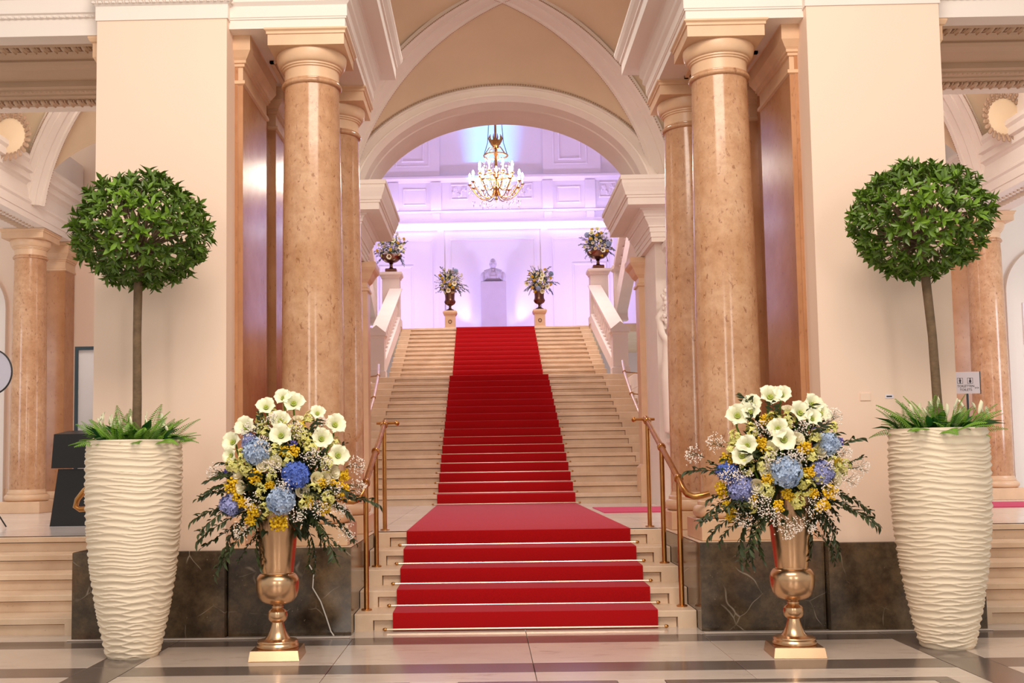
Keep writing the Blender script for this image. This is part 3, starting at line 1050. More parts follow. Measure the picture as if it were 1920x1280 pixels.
# ------------------------------------------------------------------ imposts of the arch, with stone pilasters
for s in SIDES:
    t = struct('trim_impost_' + SN[s], 'projecting moulded impost block under the %s foot of the arch' % SN[s])
    MB().stack(s * 2.80, 18.25, 0.42, 0.85, [(0, 4.99), (0, 5.06), (0.015, 5.065), (0.015, 5.14), (0.03, 5.145), (0.03, 5.22), (0.05, 5.225), (0.05, 5.25), (0.07, 5.29), (0.11, 5.35), (0.11, 5.38), (0.13, 5.385), (0.13, 5.42), (0.16, 5.47)]).build('architrave', 'stucco', t, 0)
    MB().stack(s * 2.80, 18.25, 0.42, 0.85, [(0.16, 5.47), (0.20, 5.48), (0.20, 5.50), (0.42, 5.505), (0.42, 5.61), (0.44, 5.615), (0.44, 5.65), (0.46, 5.655), (0.47, 5.70), (0.50, 5.77), (0.52, 5.83), (0.52, 5.88), (0.54, 5.885), (0.54, 5.95), (0, 5.98)]).build('cornice', 'stucco', t, 0)
    MB().stack(s * 2.80, 18.25, 0.35, 0.70, [(0, ZL), (0, 4.99)]).build('impost_core', 'stucco', t, 0)
    p = bpy.data.objects.new('impost_pilaster', None)
    COL.objects.link(p)
    p.parent = t
    p.location = (s * 2.52, 19.0, ZL)
    MB().stack(0, 0, 0.17, 0.20, [(0.05, 0), (0.05, 0.6), (0, 0.66), (0, 3.72)]).build('shaft', 'capital', p, 0)
    MB().stack(0, 0, 0.17, 0.20, [(0.0, 3.72), (0.03, 3.73), (0.03, 3.77), (0.0, 3.79), (0.0, 3.87), (0.05, 3.93), (0.10, 4.03), (0.14, 4.08), (0.16, 4.12), (0.16, 4.21), (0, 4.22)]).build('capital', 'capital', p, 0)
    q = thing('wall_spotlight', 'small black spotlight on top of the %s impost block' % SN[s], 'spotlight', (s * 2.36, 17.75, 5.98), 'small black spotlights')
    MB().lathe([(0.05, 0), (0.05, 0.02), (0.015, 0.02), (0.015, 0.10)], 12).build('foot', 'black', q)
    MB().tube([(0.0, -0.06, 0.13), (0.0, 0.08, 0.17)], 0.045, 12).build('lamp_head', 'black', q)


def blob(parts, voxel, name, m, parent, smooth_it=6):
    """union of balls and tubes remeshed to one continuous skin"""
    mb = MB()
    for p in parts:
        if p[0] == 'b':
            mb.ball(p[1], p[2], 20, 12)
        else:
            mb.tube(p[1], p[2], 14)
    me = mb.mesh(name + '_src', m, 0, True)
    o = bpy.data.objects.new(name + '_src', me)
    COL.objects.link(o)
    md = o.modifiers.new('r', 'REMESH')
    md.mode = 'VOXEL'
    md.voxel_size = voxel
    ms = o.modifiers.new('s', 'SMOOTH')
    ms.factor = 0.5
    ms.iterations = smooth_it
    dg = bpy.context.evaluated_depsgraph_get()
    dg.update()
    me2 = bpy.data.meshes.new_from_object(o.evaluated_get(dg))
    me2.name = name
    bpy.data.objects.remove(o, do_unlink=True)
    me2.shade_smooth()
    me2.materials.clear()
    me2.materials.append(M[m])
    return link(name, me2, parent)


# caryatid figures in front of the imposts, mostly hidden by the columns
for s in SIDES:
    t = thing('caryatid_statue', 'pale stone caryatid figure under the impost behind the %s columns' % SN[s], 'statue', (s * 2.86, 17.38, ZL), 'caryatid statues')
    MB().stack(0, 0.0, 0.27, 0.27, [(0.03, 0), (0.03, 0.15), (0, 0.2), (0, 0.95), (0.04, 1.0), (0.04, 1.06)]).build('pedestal', 'stucco', t, 0)
    k = -s
    blob([
        ('b', (0, 0, 3.62), (0.125, 0.15, 0.175)), ('b', (0, -0.13, 3.60), (0.025, 0.04, 0.045)), ('b', (0, 0.05, 3.70), (0.14, 0.14, 0.12)),
        ('t', [(0, 0, 3.5), (0, 0, 3.3)], 0.085), ('b', (0, 0, 3.10), (0.27, 0.16, 0.22)), ('b', (0, -0.05, 2.95), (0.22, 0.15, 0.2)),
        ('b', (0, 0, 2.65), (0.19, 0.14, 0.25)), ('b', (0, 0, 2.35), (0.24, 0.18, 0.25)),
        ('t', [(0.10, 0, 2.3), (0.12, -0.06, 1.75), (0.12, 0, 1.1)], [0.15, 0.14, 0.12]),
        ('t', [(-0.10, 0, 2.3), (-0.13, -0.02, 1.75), (-0.14, 0, 1.1)], [0.15, 0.13, 0.13]),
        ('t', [(k * 0.24, 0, 3.22), (k * 0.40, -0.02, 2.98), (k * 0.38, -0.10, 2.72)], [0.085, 0.07, 0.06]),
        ('t', [(k * 0.38, -0.10, 2.72), (k * 0.28, -0.17, 2.55), (k * 0.16, -0.19, 2.5)], [0.06, 0.05, 0.045]),
        ('t', [(-k * 0.24, 0, 3.22), (-k * 0.42, 0, 3.4), (-k * 0.30, -0.02, 3.72)], [0.085, 0.07, 0.055]),
        ('t', [(k * 0.30, -0.12, 2.6), (k * 0.33, -0.14, 2.0), (k * 0.28, -0.10, 1.15)], [0.07, 0.09, 0.10]),
        ('t', [(0.0, -0.16, 2.4), (0.02, -0.2, 1.8), (0.0, -0.16, 1.08)], [0.06, 0.06, 0.09]),
        ('t', [(-0.22, -0.08, 2.3), (-0.25, -0.1, 1.7), (-0.2, -0.1, 1.08)], [0.05, 0.06, 0.08]),
    ], 0.022, 'figure', 'stucco', t)
    mb = MB()
    rr = random.Random(3)
    for h in range(26):
        mb.ball((k * (0.30 + 0.05 * rr.uniform(-1, 1)), -0.1 + 0.06 * rr.uniform(-1, 1), 3.45 - h * 0.025), (0.035, 0.03, 0.035), 6, 5)
    mb.build('garland', 'stucco', t)
    MB().stack(0, 0.02, 0.2, 0.2, [(0, 3.80), (0.06, 3.9), (0.06, 4.05), (0.1, 4.1), (0.1, 4.2)]).build('capital', 'stucco', t, 0)

# ------------------------------------------------------------------ bust
t = thing('bust_pedestal', 'tall plain white pedestal under the bust at the head of the stair', 'pedestal', (0, 38.0, ZT))
MB().stack(0, 0, 0.44, 0.40, [(0.05, 0), (0.05, 0.12), (0, 0.16), (0, 2.16), (-0.02, 2.18)]).build('shaft', 'bustmarble', t, 0)
t = thing('portrait_bust', 'white marble bust of a bald man with moustache and open coat', 'bust', (0, 38.0, ZT + 2.24))
blob([
    ('b', (0, 0, 0.66), (0.108, 0.13, 0.15)), ('b', (0, -0.02, 0.60), (0.098, 0.12, 0.13)), ('b', (0, -0.05, 0.53), (0.075, 0.085, 0.07)),
    ('b', (0, -0.145, 0.615), (0.02, 0.035, 0.04)), ('b', (-0.045, -0.115, 0.665), (0.04, 0.025, 0.014)), ('b', (0.045, -0.115, 0.665), (0.04, 0.025, 0.014)),
    ('b', (-0.112, 0.0, 0.61), (0.02, 0.03, 0.045)), ('b', (0.112, 0.0, 0.61), (0.02, 0.03, 0.045)),
    ('t', [(-0.09, -0.09, 0.545), (-0.04, -0.135, 0.572), (0, -0.145, 0.575), (0.04, -0.135, 0.572), (0.09, -0.09, 0.545)], [0.02, 0.026, 0.024, 0.026, 0.02]),
    ('t', [(-0.10, -0.02, 0.60), (-0.09, -0.06, 0.52)], [0.02, 0.03]), ('t', [(0.10, -0.02, 0.60), (0.09, -0.06, 0.52)], [0.02, 0.03]),
    ('t', [(0, 0.01, 0.55), (0, 0.02, 0.36)], [0.085, 0.10]), ('t', [(-0.10, -0.04, 0.43), (0, -0.10, 0.40), (0.10, -0.04, 0.43)], 0.03),
    ('t', [(-0.30, 0.02, 0.30), (0, 0.02, 0.36), (0.30, 0.02, 0.30)], [0.10, 0.13, 0.10]),
    ('b', (0, 0.0, 0.20), (0.36, 0.20, 0.19)), ('b', (-0.34, 0.02, 0.14), (0.11, 0.15, 0.20)), ('b', (0.34, 0.02, 0.14), (0.11, 0.15, 0.20)),
    ('b', (0, -0.05, 0.10), (0.30, 0.20, 0.14)), ('b', (0, 0, 0.05), (0.40, 0.18, 0.05)),
    ('t', [(-0.10, -0.12, 0.40), (-0.17, -0.20, 0.22), (-0.13, -0.23, 0.06)], [0.03, 0.035, 0.03]),
    ('t', [(0.10, -0.12, 0.40), (0.17, -0.20, 0.22), (0.13, -0.23, 0.06)], [0.03, 0.035, 0.03]),
], 0.011, 'bust_figure', 'bustmarble', t, 3)

# ------------------------------------------------------------------ chandelier
t = thing('crystal_chandelier', 'gilt and crystal chandelier with glowing candle bulbs in the arch', 'chandelier', (0.02, 27.0, 7.95))
MB().lathe([(0.02, 0.08), (0.05, 0.12), (0.03, 0.18), (0.06, 0.25), (0.08, 0.38), (0.05, 0.5), (0.035, 0.62), (0.07, 0.7), (0.09, 0.78), (0.04, 0.86), (0.03, 1.2), (0.05, 1.26), (0.03, 1.3), (0.025, 6.05)], 16).build('stem', 'chgold', t)
cr = MB().lathe([(0.05, 1.42), (0.13, 1.52), (0.15, 1.60), (0.10, 1.62), (0.06, 1.56)], 20, cap=False)
for k in range(10):
    a = 2 * PI * k / 10
    cr.tube([(0.13 * math.cos(a), 0.13 * math.sin(a), 1.56), (0.17 * math.cos(a), 0.17 * math.sin(a), 1.66), (0.15 * math.cos(a), 0.15 * math.sin(a), 1.75)], [0.02, 0.018, 0.005], 6)
cr.build('crown', 'chgold', t)
for R_, z in ((0.30, 1.22), (0.34, 0.70)):
    MB().tube([(R_ * math.cos(2 * PI * k / 32), R_ * math.sin(2 * PI * k / 32), z) for k in range(33)], 0.02, 6).build('ring', 'chgold', t)
for k in range(6):
    a = 2 * PI * k / 6 + 0.3
    MB().tube([(0.02, 0, 1.42), (0.16 * math.cos(a), 0.16 * math.sin(a), 1.42), (0.30 * math.cos(a), 0.30 * math.sin(a), 1.22)], 0.012, 5).build('ring_stay', 'chgold', t)
for sx in SIDES:
    MB().tube([(sx * 0.30, 0, 1.22), (sx * 0.20, 0, 1.55), (sx * 0.16, 0, 2.1), (sx * 0.15, 0, 6.05)], 0.009, 5).build('hanging_cord', 'black', t)
for tier, n, R_, z0, zt in ((0, 12, 0.66, 0.22, 0.46), (1, 8, 0.44, 0.45, 0.72)):
    for k in range(n):
        a = 2 * PI * (k + 0.5 * tier) / n
        ca, sa = math.cos(a), math.sin(a)
        path = [(0.05 * ca, 0.05 * sa, z0 + 0.12)]
        for q in range(1, 9):
            w = q / 8
            rr_ = 0.05 + (R_ - 0.05) * w
            path.append((rr_ * ca, rr_ * sa, z0 - 0.12 * math.sin(w * PI) + (zt - z0) * w ** 3))
        arm = MB().tube(path, 0.013, 6)
        sc = [(R_ * 0.75 * ca + 0.07 * math.cos(p) * ca, R_ * 0.75 * sa + 0.07 * math.cos(p) * sa, z0 + 0.10 + 0.07 * math.sin(p)) for p in [PI * 1.6 * h / 8 for h in range(9)]]
        arm.tube(sc, 0.009, 5)
        ao = arm.build('arm', 'chgold', t)
        MB().lathe([(0.02, 0), (0.05, 0.02), (0.055, 0.035), (0.02, 0.03)], 10, R_ * ca, R_ * sa, True, zt).build('drip_pan', 'chgold', ao)
        MB().lathe([(0.016, 0.03), (0.016, 0.17)], 8, R_ * ca, R_ * sa, True, zt).build('candle', 'candle', ao)
        MB().lathe([(0.010, 0.17), (0.028, 0.20), (0.032, 0.235), (0.020, 0.29), (0.004, 0.32)], 10, R_ * ca, R_ * sa, True, zt).build('bulb', 'bulb', ao)
cm = MB()
rr = random.Random(5)
for k in range(150):
    a = rr.uniform(0, 2 * PI)
    if k < 60:
        R_, z = rr.uniform(0.3, 0.62), rr.uniform(-0.05, 0.12)
    elif k < 110:
        R_, z = 0.30 + rr.uniform(-0.02, 0.05), rr.uniform(0.75, 1.2)
    else:
        R_, z = 0.66 + rr.uniform(-0.05, 0.04), rr.uniform(0.30, 0.46)
    c = (R_ * math.cos(a), R_ * math.sin(a), z)
    cm.add([(c[0] + 0.016, c[1], c[2]), (c[0] - 0.016, c[1], c[2]), (c[0], c[1] + 0.016, c[2]), (c[0], c[1] - 0.016, c[2]), (c[0], c[1], c[2] + 0.02), (c[0], c[1], c[2] - 0.055)],
           [(0, 2, 4), (2, 1, 4), (1, 3, 4), (3, 0, 4), (2, 0, 5), (1, 2, 5), (3, 1, 5), (0, 3, 5)])
tag(cm.build('crystal_drops', 'crystal', t, 0), None, None, None, 'stuff')
_d = bpy.data.lights.new('chandelier_glow', 'POINT')
_d.energy = 160
_d.color = (1.0, 0.84, 0.64)
_d.shadow_soft_size = 0.35
_o = bpy.data.objects.new('chandelier_glow', _d)
COL.objects.link(_o)
_o.location = (0.02, 27.0, 8.65)

# ================================================================== CARPETS
def carpet(name, label, pts, hw, m, nose=0.045, th=0.012):
    """ribbon along (y,z) points, half width hw"""
    t = thing(name, label, 'carpet', (0, pts[0][0], pts[0][1]))
    y0, z0 = pts[0]
    P = [(y - y0, z - z0) for y, z in pts]
    rows = []
    for i, (y, z) in enumerate(P):
        rows.append([(-hw, y + th, z - th), (-hw, y, z), (hw, y, z), (hw, y + th, z - th)])
    MB().grid(rows).build('carpet_pile', m, t, 0.5)
    return t


def stair_pts(y0, n, rise, tread, z0, off=0.012, nose=0.045, first=True):
    pts = []
    for i in range(n):
        y = y0 + i * tread - nose - off
        zb, zt = z0 + i * rise + off * (1 if i else 0.2), z0 + (i + 1) * rise + off
        pts += [(y + 0.006, zb + (0.006 if i else 0)), (y, zb + 0.02), (y, zt - 0.012), (y + 0.004, zt - 0.003), (y + 0.014, zt)]
    return pts


def rod(parent, y, z, hw, r=0.009):
    o = MB().tube([(-hw, y, z), (hw, y, z)], r, 8).build('stair_rod', 'rod', parent)
    mb = MB()
    for s in SIDES:
        mb.ball((s * hw, y, z), (0.022, 0.016, 0.016), 8, 6)
    mb.build('finial', 'brass', o)


def rods(t, y0, n, rise, tread, z0, hw):
    oy, oz = t.location.y, t.location.z
    for i in range(n):
        rod(t, y0 + i * tread - 0.045 - 0.012 - 0.010 - oy, z0 + i * rise + 0.020 - oz, hw + 0.07)


p1 = stair_pts(STEP_Y, 5, R1, T1, 0.0) + [(F2_Y - 0.10, ZL + 0.012)]
c1 = carpet('red_carpet', 'red carpet over the five lower steps and the landing', p1, CW, 'red')
rods(c1, STEP_Y, 5, R1, T1, 0.0, CW)
p2 = stair_pts(F2_Y, 16, R2, T2, ZL) + [(F3_Y - 0.10, ZM + 0.012)]
c2 = carpet('red_carpet', 'dark red carpet with brass rods on the long middle flight', p2, CW, 'red')
rods(c2, F2_Y, 16, R2, T2, ZL, CW)
p3 = stair_pts(F3_Y, 12, R3, T3, ZM) + [(36.8, ZT + 0.012)]
carpet('red_carpet', 'bright red carpet on the upper flight leading to the bust', p3, CW, 'red')
t = thing('cross_carpet', 'flat crimson carpet strip running right across the landing', 'carpet', (5.4, 16.2, ZL))
MB().stack(0, 0, 4.1, 0.84, [(0, 0.0005), (0, 0.009), (-0.004, 0.011)]).build('carpet_pile', 'magenta', t, 0)

# ================================================================== BRASS HANDRAILS
def arc(c, r, a0, a1, n, plane):
    out = []
    for k in range(n + 1):
        a = a0 + (a1 - a0) * k / n
        u, v = r * math.cos(a), r * math.sin(a)
        out.append(Vector(c) + (plane[0] * u + plane[1] * v))
    return out


for s in SIDES:
    t = thing('brass_handrail', 'brass handrail on three posts beside the lower carpet at %s' % SN[s], 'handrail', (s * 1.45, 11.0, R1), 'brass handrails of the lower steps')
    ex = Vector((s, 0, 0))
    base = Vector((s * 1.45, 11.0, R1))
    A = Vector((s * 1.45, 12.12, 1.945))
    Bp = Vector((s * 1.45, 10.12, 1.30))
    path = [A, A.lerp(Bp, 0.5), Bp]
    # swan-neck end curling outwards to the column
    path += [Vector((s * 1.452, 9.98, 1.235)), Vector((s * 1.475, 9.90, 1.185)), Vector((s * 1.53, 9.86, 1.165)), Vector((s * 1.60, 9.85, 1.175)), Vector((s * 1.66, 9.86, 1.19))]
    MB().tube([p - base for p in path], 0.028, 12).build('rail', 'brass', t)
    for y, zb in ((10.19, R1), (11.13, 3 * R1), (12.06, ZL)):
        zt = 1.30 + (y - 10.12) * (1.945 - 1.30) / 2.0
        po = MB().tube([(0, y - 11.0, zb - R1), (0, y - 11.0, zt - R1)], 0.024, 12).build('post', 'brass', t)
        MB().lathe([(0.05, 0), (0.05, 0.012), (0.03, 0.02)], 14, 0, y - 11.0, True, zb - R1).build('post_foot', 'brass', po)
        d = (A - Bp).normalized() * 0.035
        c = Vector((0, y - 11.0, zt - R1))
        MB().tube([c - d, c - d * 0.5, c + d * 0.5, c + d], [0.034, 0.043, 0.043, 0.034], 12).build('collar', 'brass', po)
    MB().ball(A - base + Vector((0, 0.02, 0)), 0.042, 12, 8).build('end_knob', 'brass', t)
    MB().tube([A - base + Vector((-s * 0.13, -0.02, 0)), A - base, A - base + Vector((s * 0.09, 0, 0))], [0.014, 0.02, 0.014], 8).ball(A - base + Vector((-s * 0.14, -0.02, 0)), 0.03, 10, 6).build('cross_bracket', 'brass', t)
    # handrail of the middle flight
    t = thing('brass_handrail', 'thin brass handrail of the middle flight behind the %s columns' % SN[s], 'handrail', (s * 2.5, 20.0, ZL), 'brass handrails of the middle flight')
    b2 = Vector((s * 2.5, 20.0, ZL))
    pts = [Vector((s * 2.50, 19.35, 2.05)), Vector((s * 2.50, 20.0, 2.30)), Vector((s * 2.50, 21.2, 2.78)), Vector((s * 2.55, 22.6, 3.32)), Vector((s * 2.62, 23.4, 3.62))]
    MB().tube([p - b2 for p in pts], 0.026, 10).build('rail', 'rod', t)
    for p in (pts[0], pts[1]):
        st = max(0, math.floor((p.y + 0.03 - F2_Y) / T2) + 1)
        po = MB().tube([(0, p.y - 20.0, st * R2), (0, p.y - 20.0, p.z - ZL)], 0.02, 10).build('post', 'brass', t)
        MB().ball((0, p.y - 20.0, p.z - ZL), 0.042, 10, 6).build('collar', 'brass', po)
    for p in (pts[2], pts[3]):
        po = MB().ball(p - b2, (0.04, 0.05, 0.04), 10, 6).build('collar', 'brass', t)
        MB().tube([p - b2, Vector((s * 3.03, p.y + 0.02, p.z - 0.05)) - b2], 0.012, 6).build('wall_bracket', 'brass', po)

# short brass rail end in the left side bay
t = thing('brass_rail_end', 'curled brass rail end showing left of the left planter', 'handrail', (-4.62, 12.2, ZL))
MB().tube([(0, 0, 0), (0, 0, 0.62)], 0.024, 10).build('post', 'brass', t)
MB().tube([(0.5, 0.2, 0.66), (0.1, 0.02, 0.64), (-0.05, 0, 0.60), (-0.2, 0, 0.48), (-0.28, 0, 0.38), (-0.30, 0, 0.30), (-0.25, 0, 0.27), (-0.12, 0, 0.28), (0.0, 0, 0.29)], 0.032, 10).build('curl', 'brass', t)

# ================================================================== PLANTERS AND BALL TREES
def interp(prof, z):
    for (r0, z0), (r1, z1) in zip(prof, prof[1:]):
        if z0 <= z <= z1:
            q = (z - z0) / (z1 - z0)
            return r0 + (r1 - r0) * q
    return prof[-1][0]


def smooth_prof(z):
    # tall vase outline: narrow foot, widest near the top
    q = z / 1.715
    return 0.203 + 0.176 * (1 - (1 - min(1, q / 0.80)) ** 2.0) - 0.012 * max(0, (q - 0.85) / 0.15) ** 2


def planter(name, label, loc, seed):
    t = thing(name, label, 'planter', loc, 'tall ribbed planters')
    rr = random.Random(seed)
    SEG, ROWS = 150, 300
    H = 1.715
    vs, fs = [], []
    ths = np.arange(SEG) * 2 * PI / SEG
    wv = [[(n, rr.uniform(0, 6.28), rr.uniform(0.5, 1.0) / n ** 0.5, rr.uniform(-4, 4)) for n in ns] for ns in ((2, 3, 5, 7), (1, 3, 4, 6, 8))]
    for i in range(ROWS):
        z = H * i / (ROWS - 1)
        w = [sum(a * np.sin(n * ths + p + z * q) for n, p, a, q in fam) for fam in wv]
        r1 = 1 - np.abs(np.sin(PI * z / 0.052 + 1.15 * w[0]))
        r2 = 1 - np.abs(np.sin(PI * z / 0.062 + 1.25 * w[1]))
        d = np.maximum(r1, r2) ** 1.3
        edge = min(1, z / 0.03, (H - z) / 0.015)
        r = smooth_prof(z) + (d - 0.6) * 0.013 * edge - 0.012 * (1 - min(1, z / 0.03))
        for k in range(SEG):
            vs.append((r[k] * math.cos(ths[k]), r[k] * math.sin(ths[k]), z))
    for i in range(ROWS - 1):
        for k in range(SEG):
            k2 = (k + 1) % SEG
            fs.append((i * SEG + k, i * SEG + k2, (i + 1) * SEG + k2, (i + 1) * SEG + k))
    fs.append(tuple(range(SEG))[::-1])
    MB().add(vs, fs).build('ribbed_body', 'planter', t, 0.9, fix=False)
    MB().lathe([(0.362, H - 0.012), (0.355, H), (0.340, H), (0.335, H - 0.05), (0.330, H - 0.30)], 64, cap=False).build('rim', 'planter', t)
    return t


PL = planter('ribbed_planter', 'tall cream wavy ribbed planter in front of the left pier', (-3.165, 8.80, 0.0), 11)
PR = planter('ribbed_planter', 'tall cream wavy ribbed planter in front of the right pier', (3.28, 8.80, 0.0), 23)


def leaf_vf(Lg, W, fold=0.12, droop=0.12):
    f = W * fold * 2
    return ([(0, 0, 0), (-W * 0.42, Lg * 0.30, f), (0, Lg * 0.30, 0), (W * 0.42, Lg * 0.30, f), (-W * 0.46, Lg * 0.60, f - droop * Lg * 0.3), (0, Lg * 0.60, -droop * Lg * 0.3),
             (W * 0.46, Lg * 0.60, f - droop * Lg * 0.3), (0, Lg, -droop * Lg)],
            [(0, 2, 1), (0, 3, 2), (1, 2, 5, 4), (2, 3, 6, 5), (4, 5, 7), (5, 6, 7)])


def orient(loc, d, up, sc=1.0):
    y = Vector(d).normalized()
    z = Vector(up)
    z = z - y * z.dot(y)
    z = z.normalized() if z.length > 1e-5 else y.orthogonal().normalized()
    x = y.cross(z)
    m = Matrix((x, y, z)).transposed().to_4x4()
    return Matrix.Translation(loc) @ m @ Matrix.Scale(sc, 4)


def rdir(rr):
    while True:
        v = Vector((rr.uniform(-1, 1), rr.uniform(-1, 1), rr.uniform(-1, 1)))
        if 0.05 < v.length < 1:
            return v.normalized()


LEAF_A = leaf_vf(0.092, 0.036)
LEAF_MES = []
for q in (0.9, 1.0, 1.1):
    v_, f_ = leaf_vf(0.092 * q, 0.036, 0.10 * q, 0.14)
    LEAF_MES.append(MB().add(v_, f_).mesh('leaf', 'leaf', 0.9, False))


def ball_tree(name, label, loc, trunk, crown_c, rad, seed):
    """coordinates relative to loc (top of the soil)"""
    t = thing(name, label, 'tree', loc, 'clipped bay ball trees')
    rr = random.Random(seed)
    C = Vector(crown_c)
    pts = [Vector(p) for p in trunk]
    MB().tube(pts, [0.040, 0.036, 0.034, 0.036, 0.03], 12).build('trunk', 'bark', t)
    top = pts[-1]
    bm_ = MB()
    for k in range(70):
        d = rdir(rr)
        e = C + Vector((d.x * rad[0], d.y * rad[1], d.z * rad[2])) * 0.9
        mid = top.lerp(e, 0.5) + rdir(rr) * 0.04
        bm_.tube([top + Vector((0, 0, -0.05)), mid, e], [0.012, 0.007, 0.003], 5)
    tag(bm_.build('branches', 'bark', t), None, None, None, 'stuff')
    leaves = []
    n = 520
    for k in range(n):
        # even spread on the ellipsoid
        zz = 1 - 2 * (k + 0.5) / n
        a = k * 2.399963
        q = math.sqrt(1 - zz * zz)
        d = Vector((q * math.cos(a), q * math.sin(a), zz))
        d = (d + rdir(rr) * 0.10).normalized()
        depth = rr.uniform(0.84, 1.0) + 0.03 * math.sin(d.x * 7 + seed) * math.sin(d.z * 6)
        if rr.random() < 0.10 and d.z < 0.2:
            continue
        base = C + Vector((d.x * rad[0], d.y * rad[1], d.z * rad[2])) * depth
        shoot = (d + Vector((0, 0, 0.25 if d.z > -0.3 else -0.35)) + rdir(rr) * 0.45).normalized()
        s1 = shoot.orthogonal().normalized()
        s2 = shoot.cross(s1)
        m = rr.randint(5, 8)
        ph = rr.uniform(0, 6.28)
        for j in range(m):
            aa = ph + j * 2.4
            out = s1 * math.cos(aa) + s2 * math.sin(aa)
            ld = (shoot * rr.uniform(0.5, 1.0) + out * rr.uniform(0.5, 1.0)).normalized()
            p = base + shoot * (0.008 * j - 0.03)
            up = (shoot * 0.8 - out * 0.3 + d * 0.5).normalized()
            leaves.append((p, ld, up, rr.uniform(0.75, 1.1)))
    # the leaves that show largest (front of the ball) are parts of their own
    leaves.sort(key=lambda q: q[0].y + 0.25 * abs((q[0] - C).x) + 0.25 * abs((q[0] - C).z) - 0.25 * abs(q[2].y))
    for p, ld, up, sc in leaves[:300]:
        link('leaf', rr.choice(LEAF_MES), t, None, orient(p, ld, up, sc))
    mb = MB()
    for p, ld, up, sc in leaves[300:]:
        mb.put(LEAF_A, orient(p, ld, up, sc))
    tag(mb.build('leaf_mass', 'leaf', t, 0.9, fix=False), None, None, None, 'stuff')
    return t


ZS = 1.66
ball_tree('ball_tree', 'clipped green ball tree with straight trunk in the left planter', (-3.165, 8.80, ZS),
          [(0.015, 0, -0.15), (0.02, 0, 0.4), (0.015, 0, 0.9), (0.02, 0, 1.35), (0.04, 0, 1.65)], (0.05, 0, 1.765), (0.53, 0.51, 0.45), 3)
ball_tree('ball_tree', 'clipped green ball tree with leaning trunk in the right planter', (3.28, 8.80, ZS),
          [(0.03, 0, -0.15), (0.01, 0, 0.3), (-0.005, 0, 0.8), (-0.04, 0, 1.30), (-0.08, 0, 1.6)], (-0.065, 0, 1.74), (0.53, 0.51, 0.45), 8)


# underplanting of ferns and white lilies
def frond_mesh(Lg, n, bend, name='fern_frond', m='leaf2'):
    mb = MB()
    pts = []
    for k in range(n + 1):
        q = k / n
        pts.append(Vector((0, Lg * math.sin(bend * q) / bend, Lg * (1 - math.cos(bend * q)) / bend * -1 + Lg * 0.0)))
    mb.tube(pts[::2] if n % 2 == 0 else pts, 0.0022, 4)
    for k in range(1, n):
        q = k / n
        w = 0.085 * math.sin(PI * (0.12 + 0.88 * q) ** 0.8) * (1 - 0.35 * q) + 0.006
        p = pts[k]
        tg = (pts[k + 1] - pts[k - 1]).normalized()
        for sx in SIDES:
            tip = p + Vector((sx * w, 0, 0)) + tg * 0.012 + Vector((0, 0, -0.006))
            m1 = p + Vector((sx * w * 0.5, 0, 0.004)) + tg * 0.009
            m2 = p + Vector((sx * w * 0.5, 0, 0.004)) - tg * 0.003
            mb.add([p, m1, tip, m2], [(0, 1, 2), (0, 2, 3)])
    return mb.mesh(name, m, 0.9, False)


FROND = [frond_mesh(0.34, 22, 0.7), frond_mesh(0.40, 24, 0.5), frond_mesh(0.30, 20, 1.0)]
BROAD = [MB().add(*leaf_vf(0.20, 0.075, 0.14, 0.3)).mesh('broad_leaf', 'leaf3', 0.9, False), MB().add(*leaf_vf(0.15, 0.05, 0.14, 0.2)).mesh('broad_leaf', 'leaf3', 0.9, False)]


def spathe_mesh():
    mb = MB()
    rows = []
    for i in range(8):
        q = i / 7
        r = 0.004 + 0.020 * q ** 0.7 * (1 - 0.55 * max(0, q - 0.55) / 0.45)
        rows.append([(r * math.cos(a), r * math.sin(a) * 0.7, 0.085 * q + (0.03 * q * math.cos(a / 2) if q > 0.5 else 0)) for a in [2 * PI * k / 10 for k in range(11)]])
    mb.grid(rows)
    return mb.mesh('lily_bud', 'ivory', 0.9, False)


LILY = spathe_mesh()


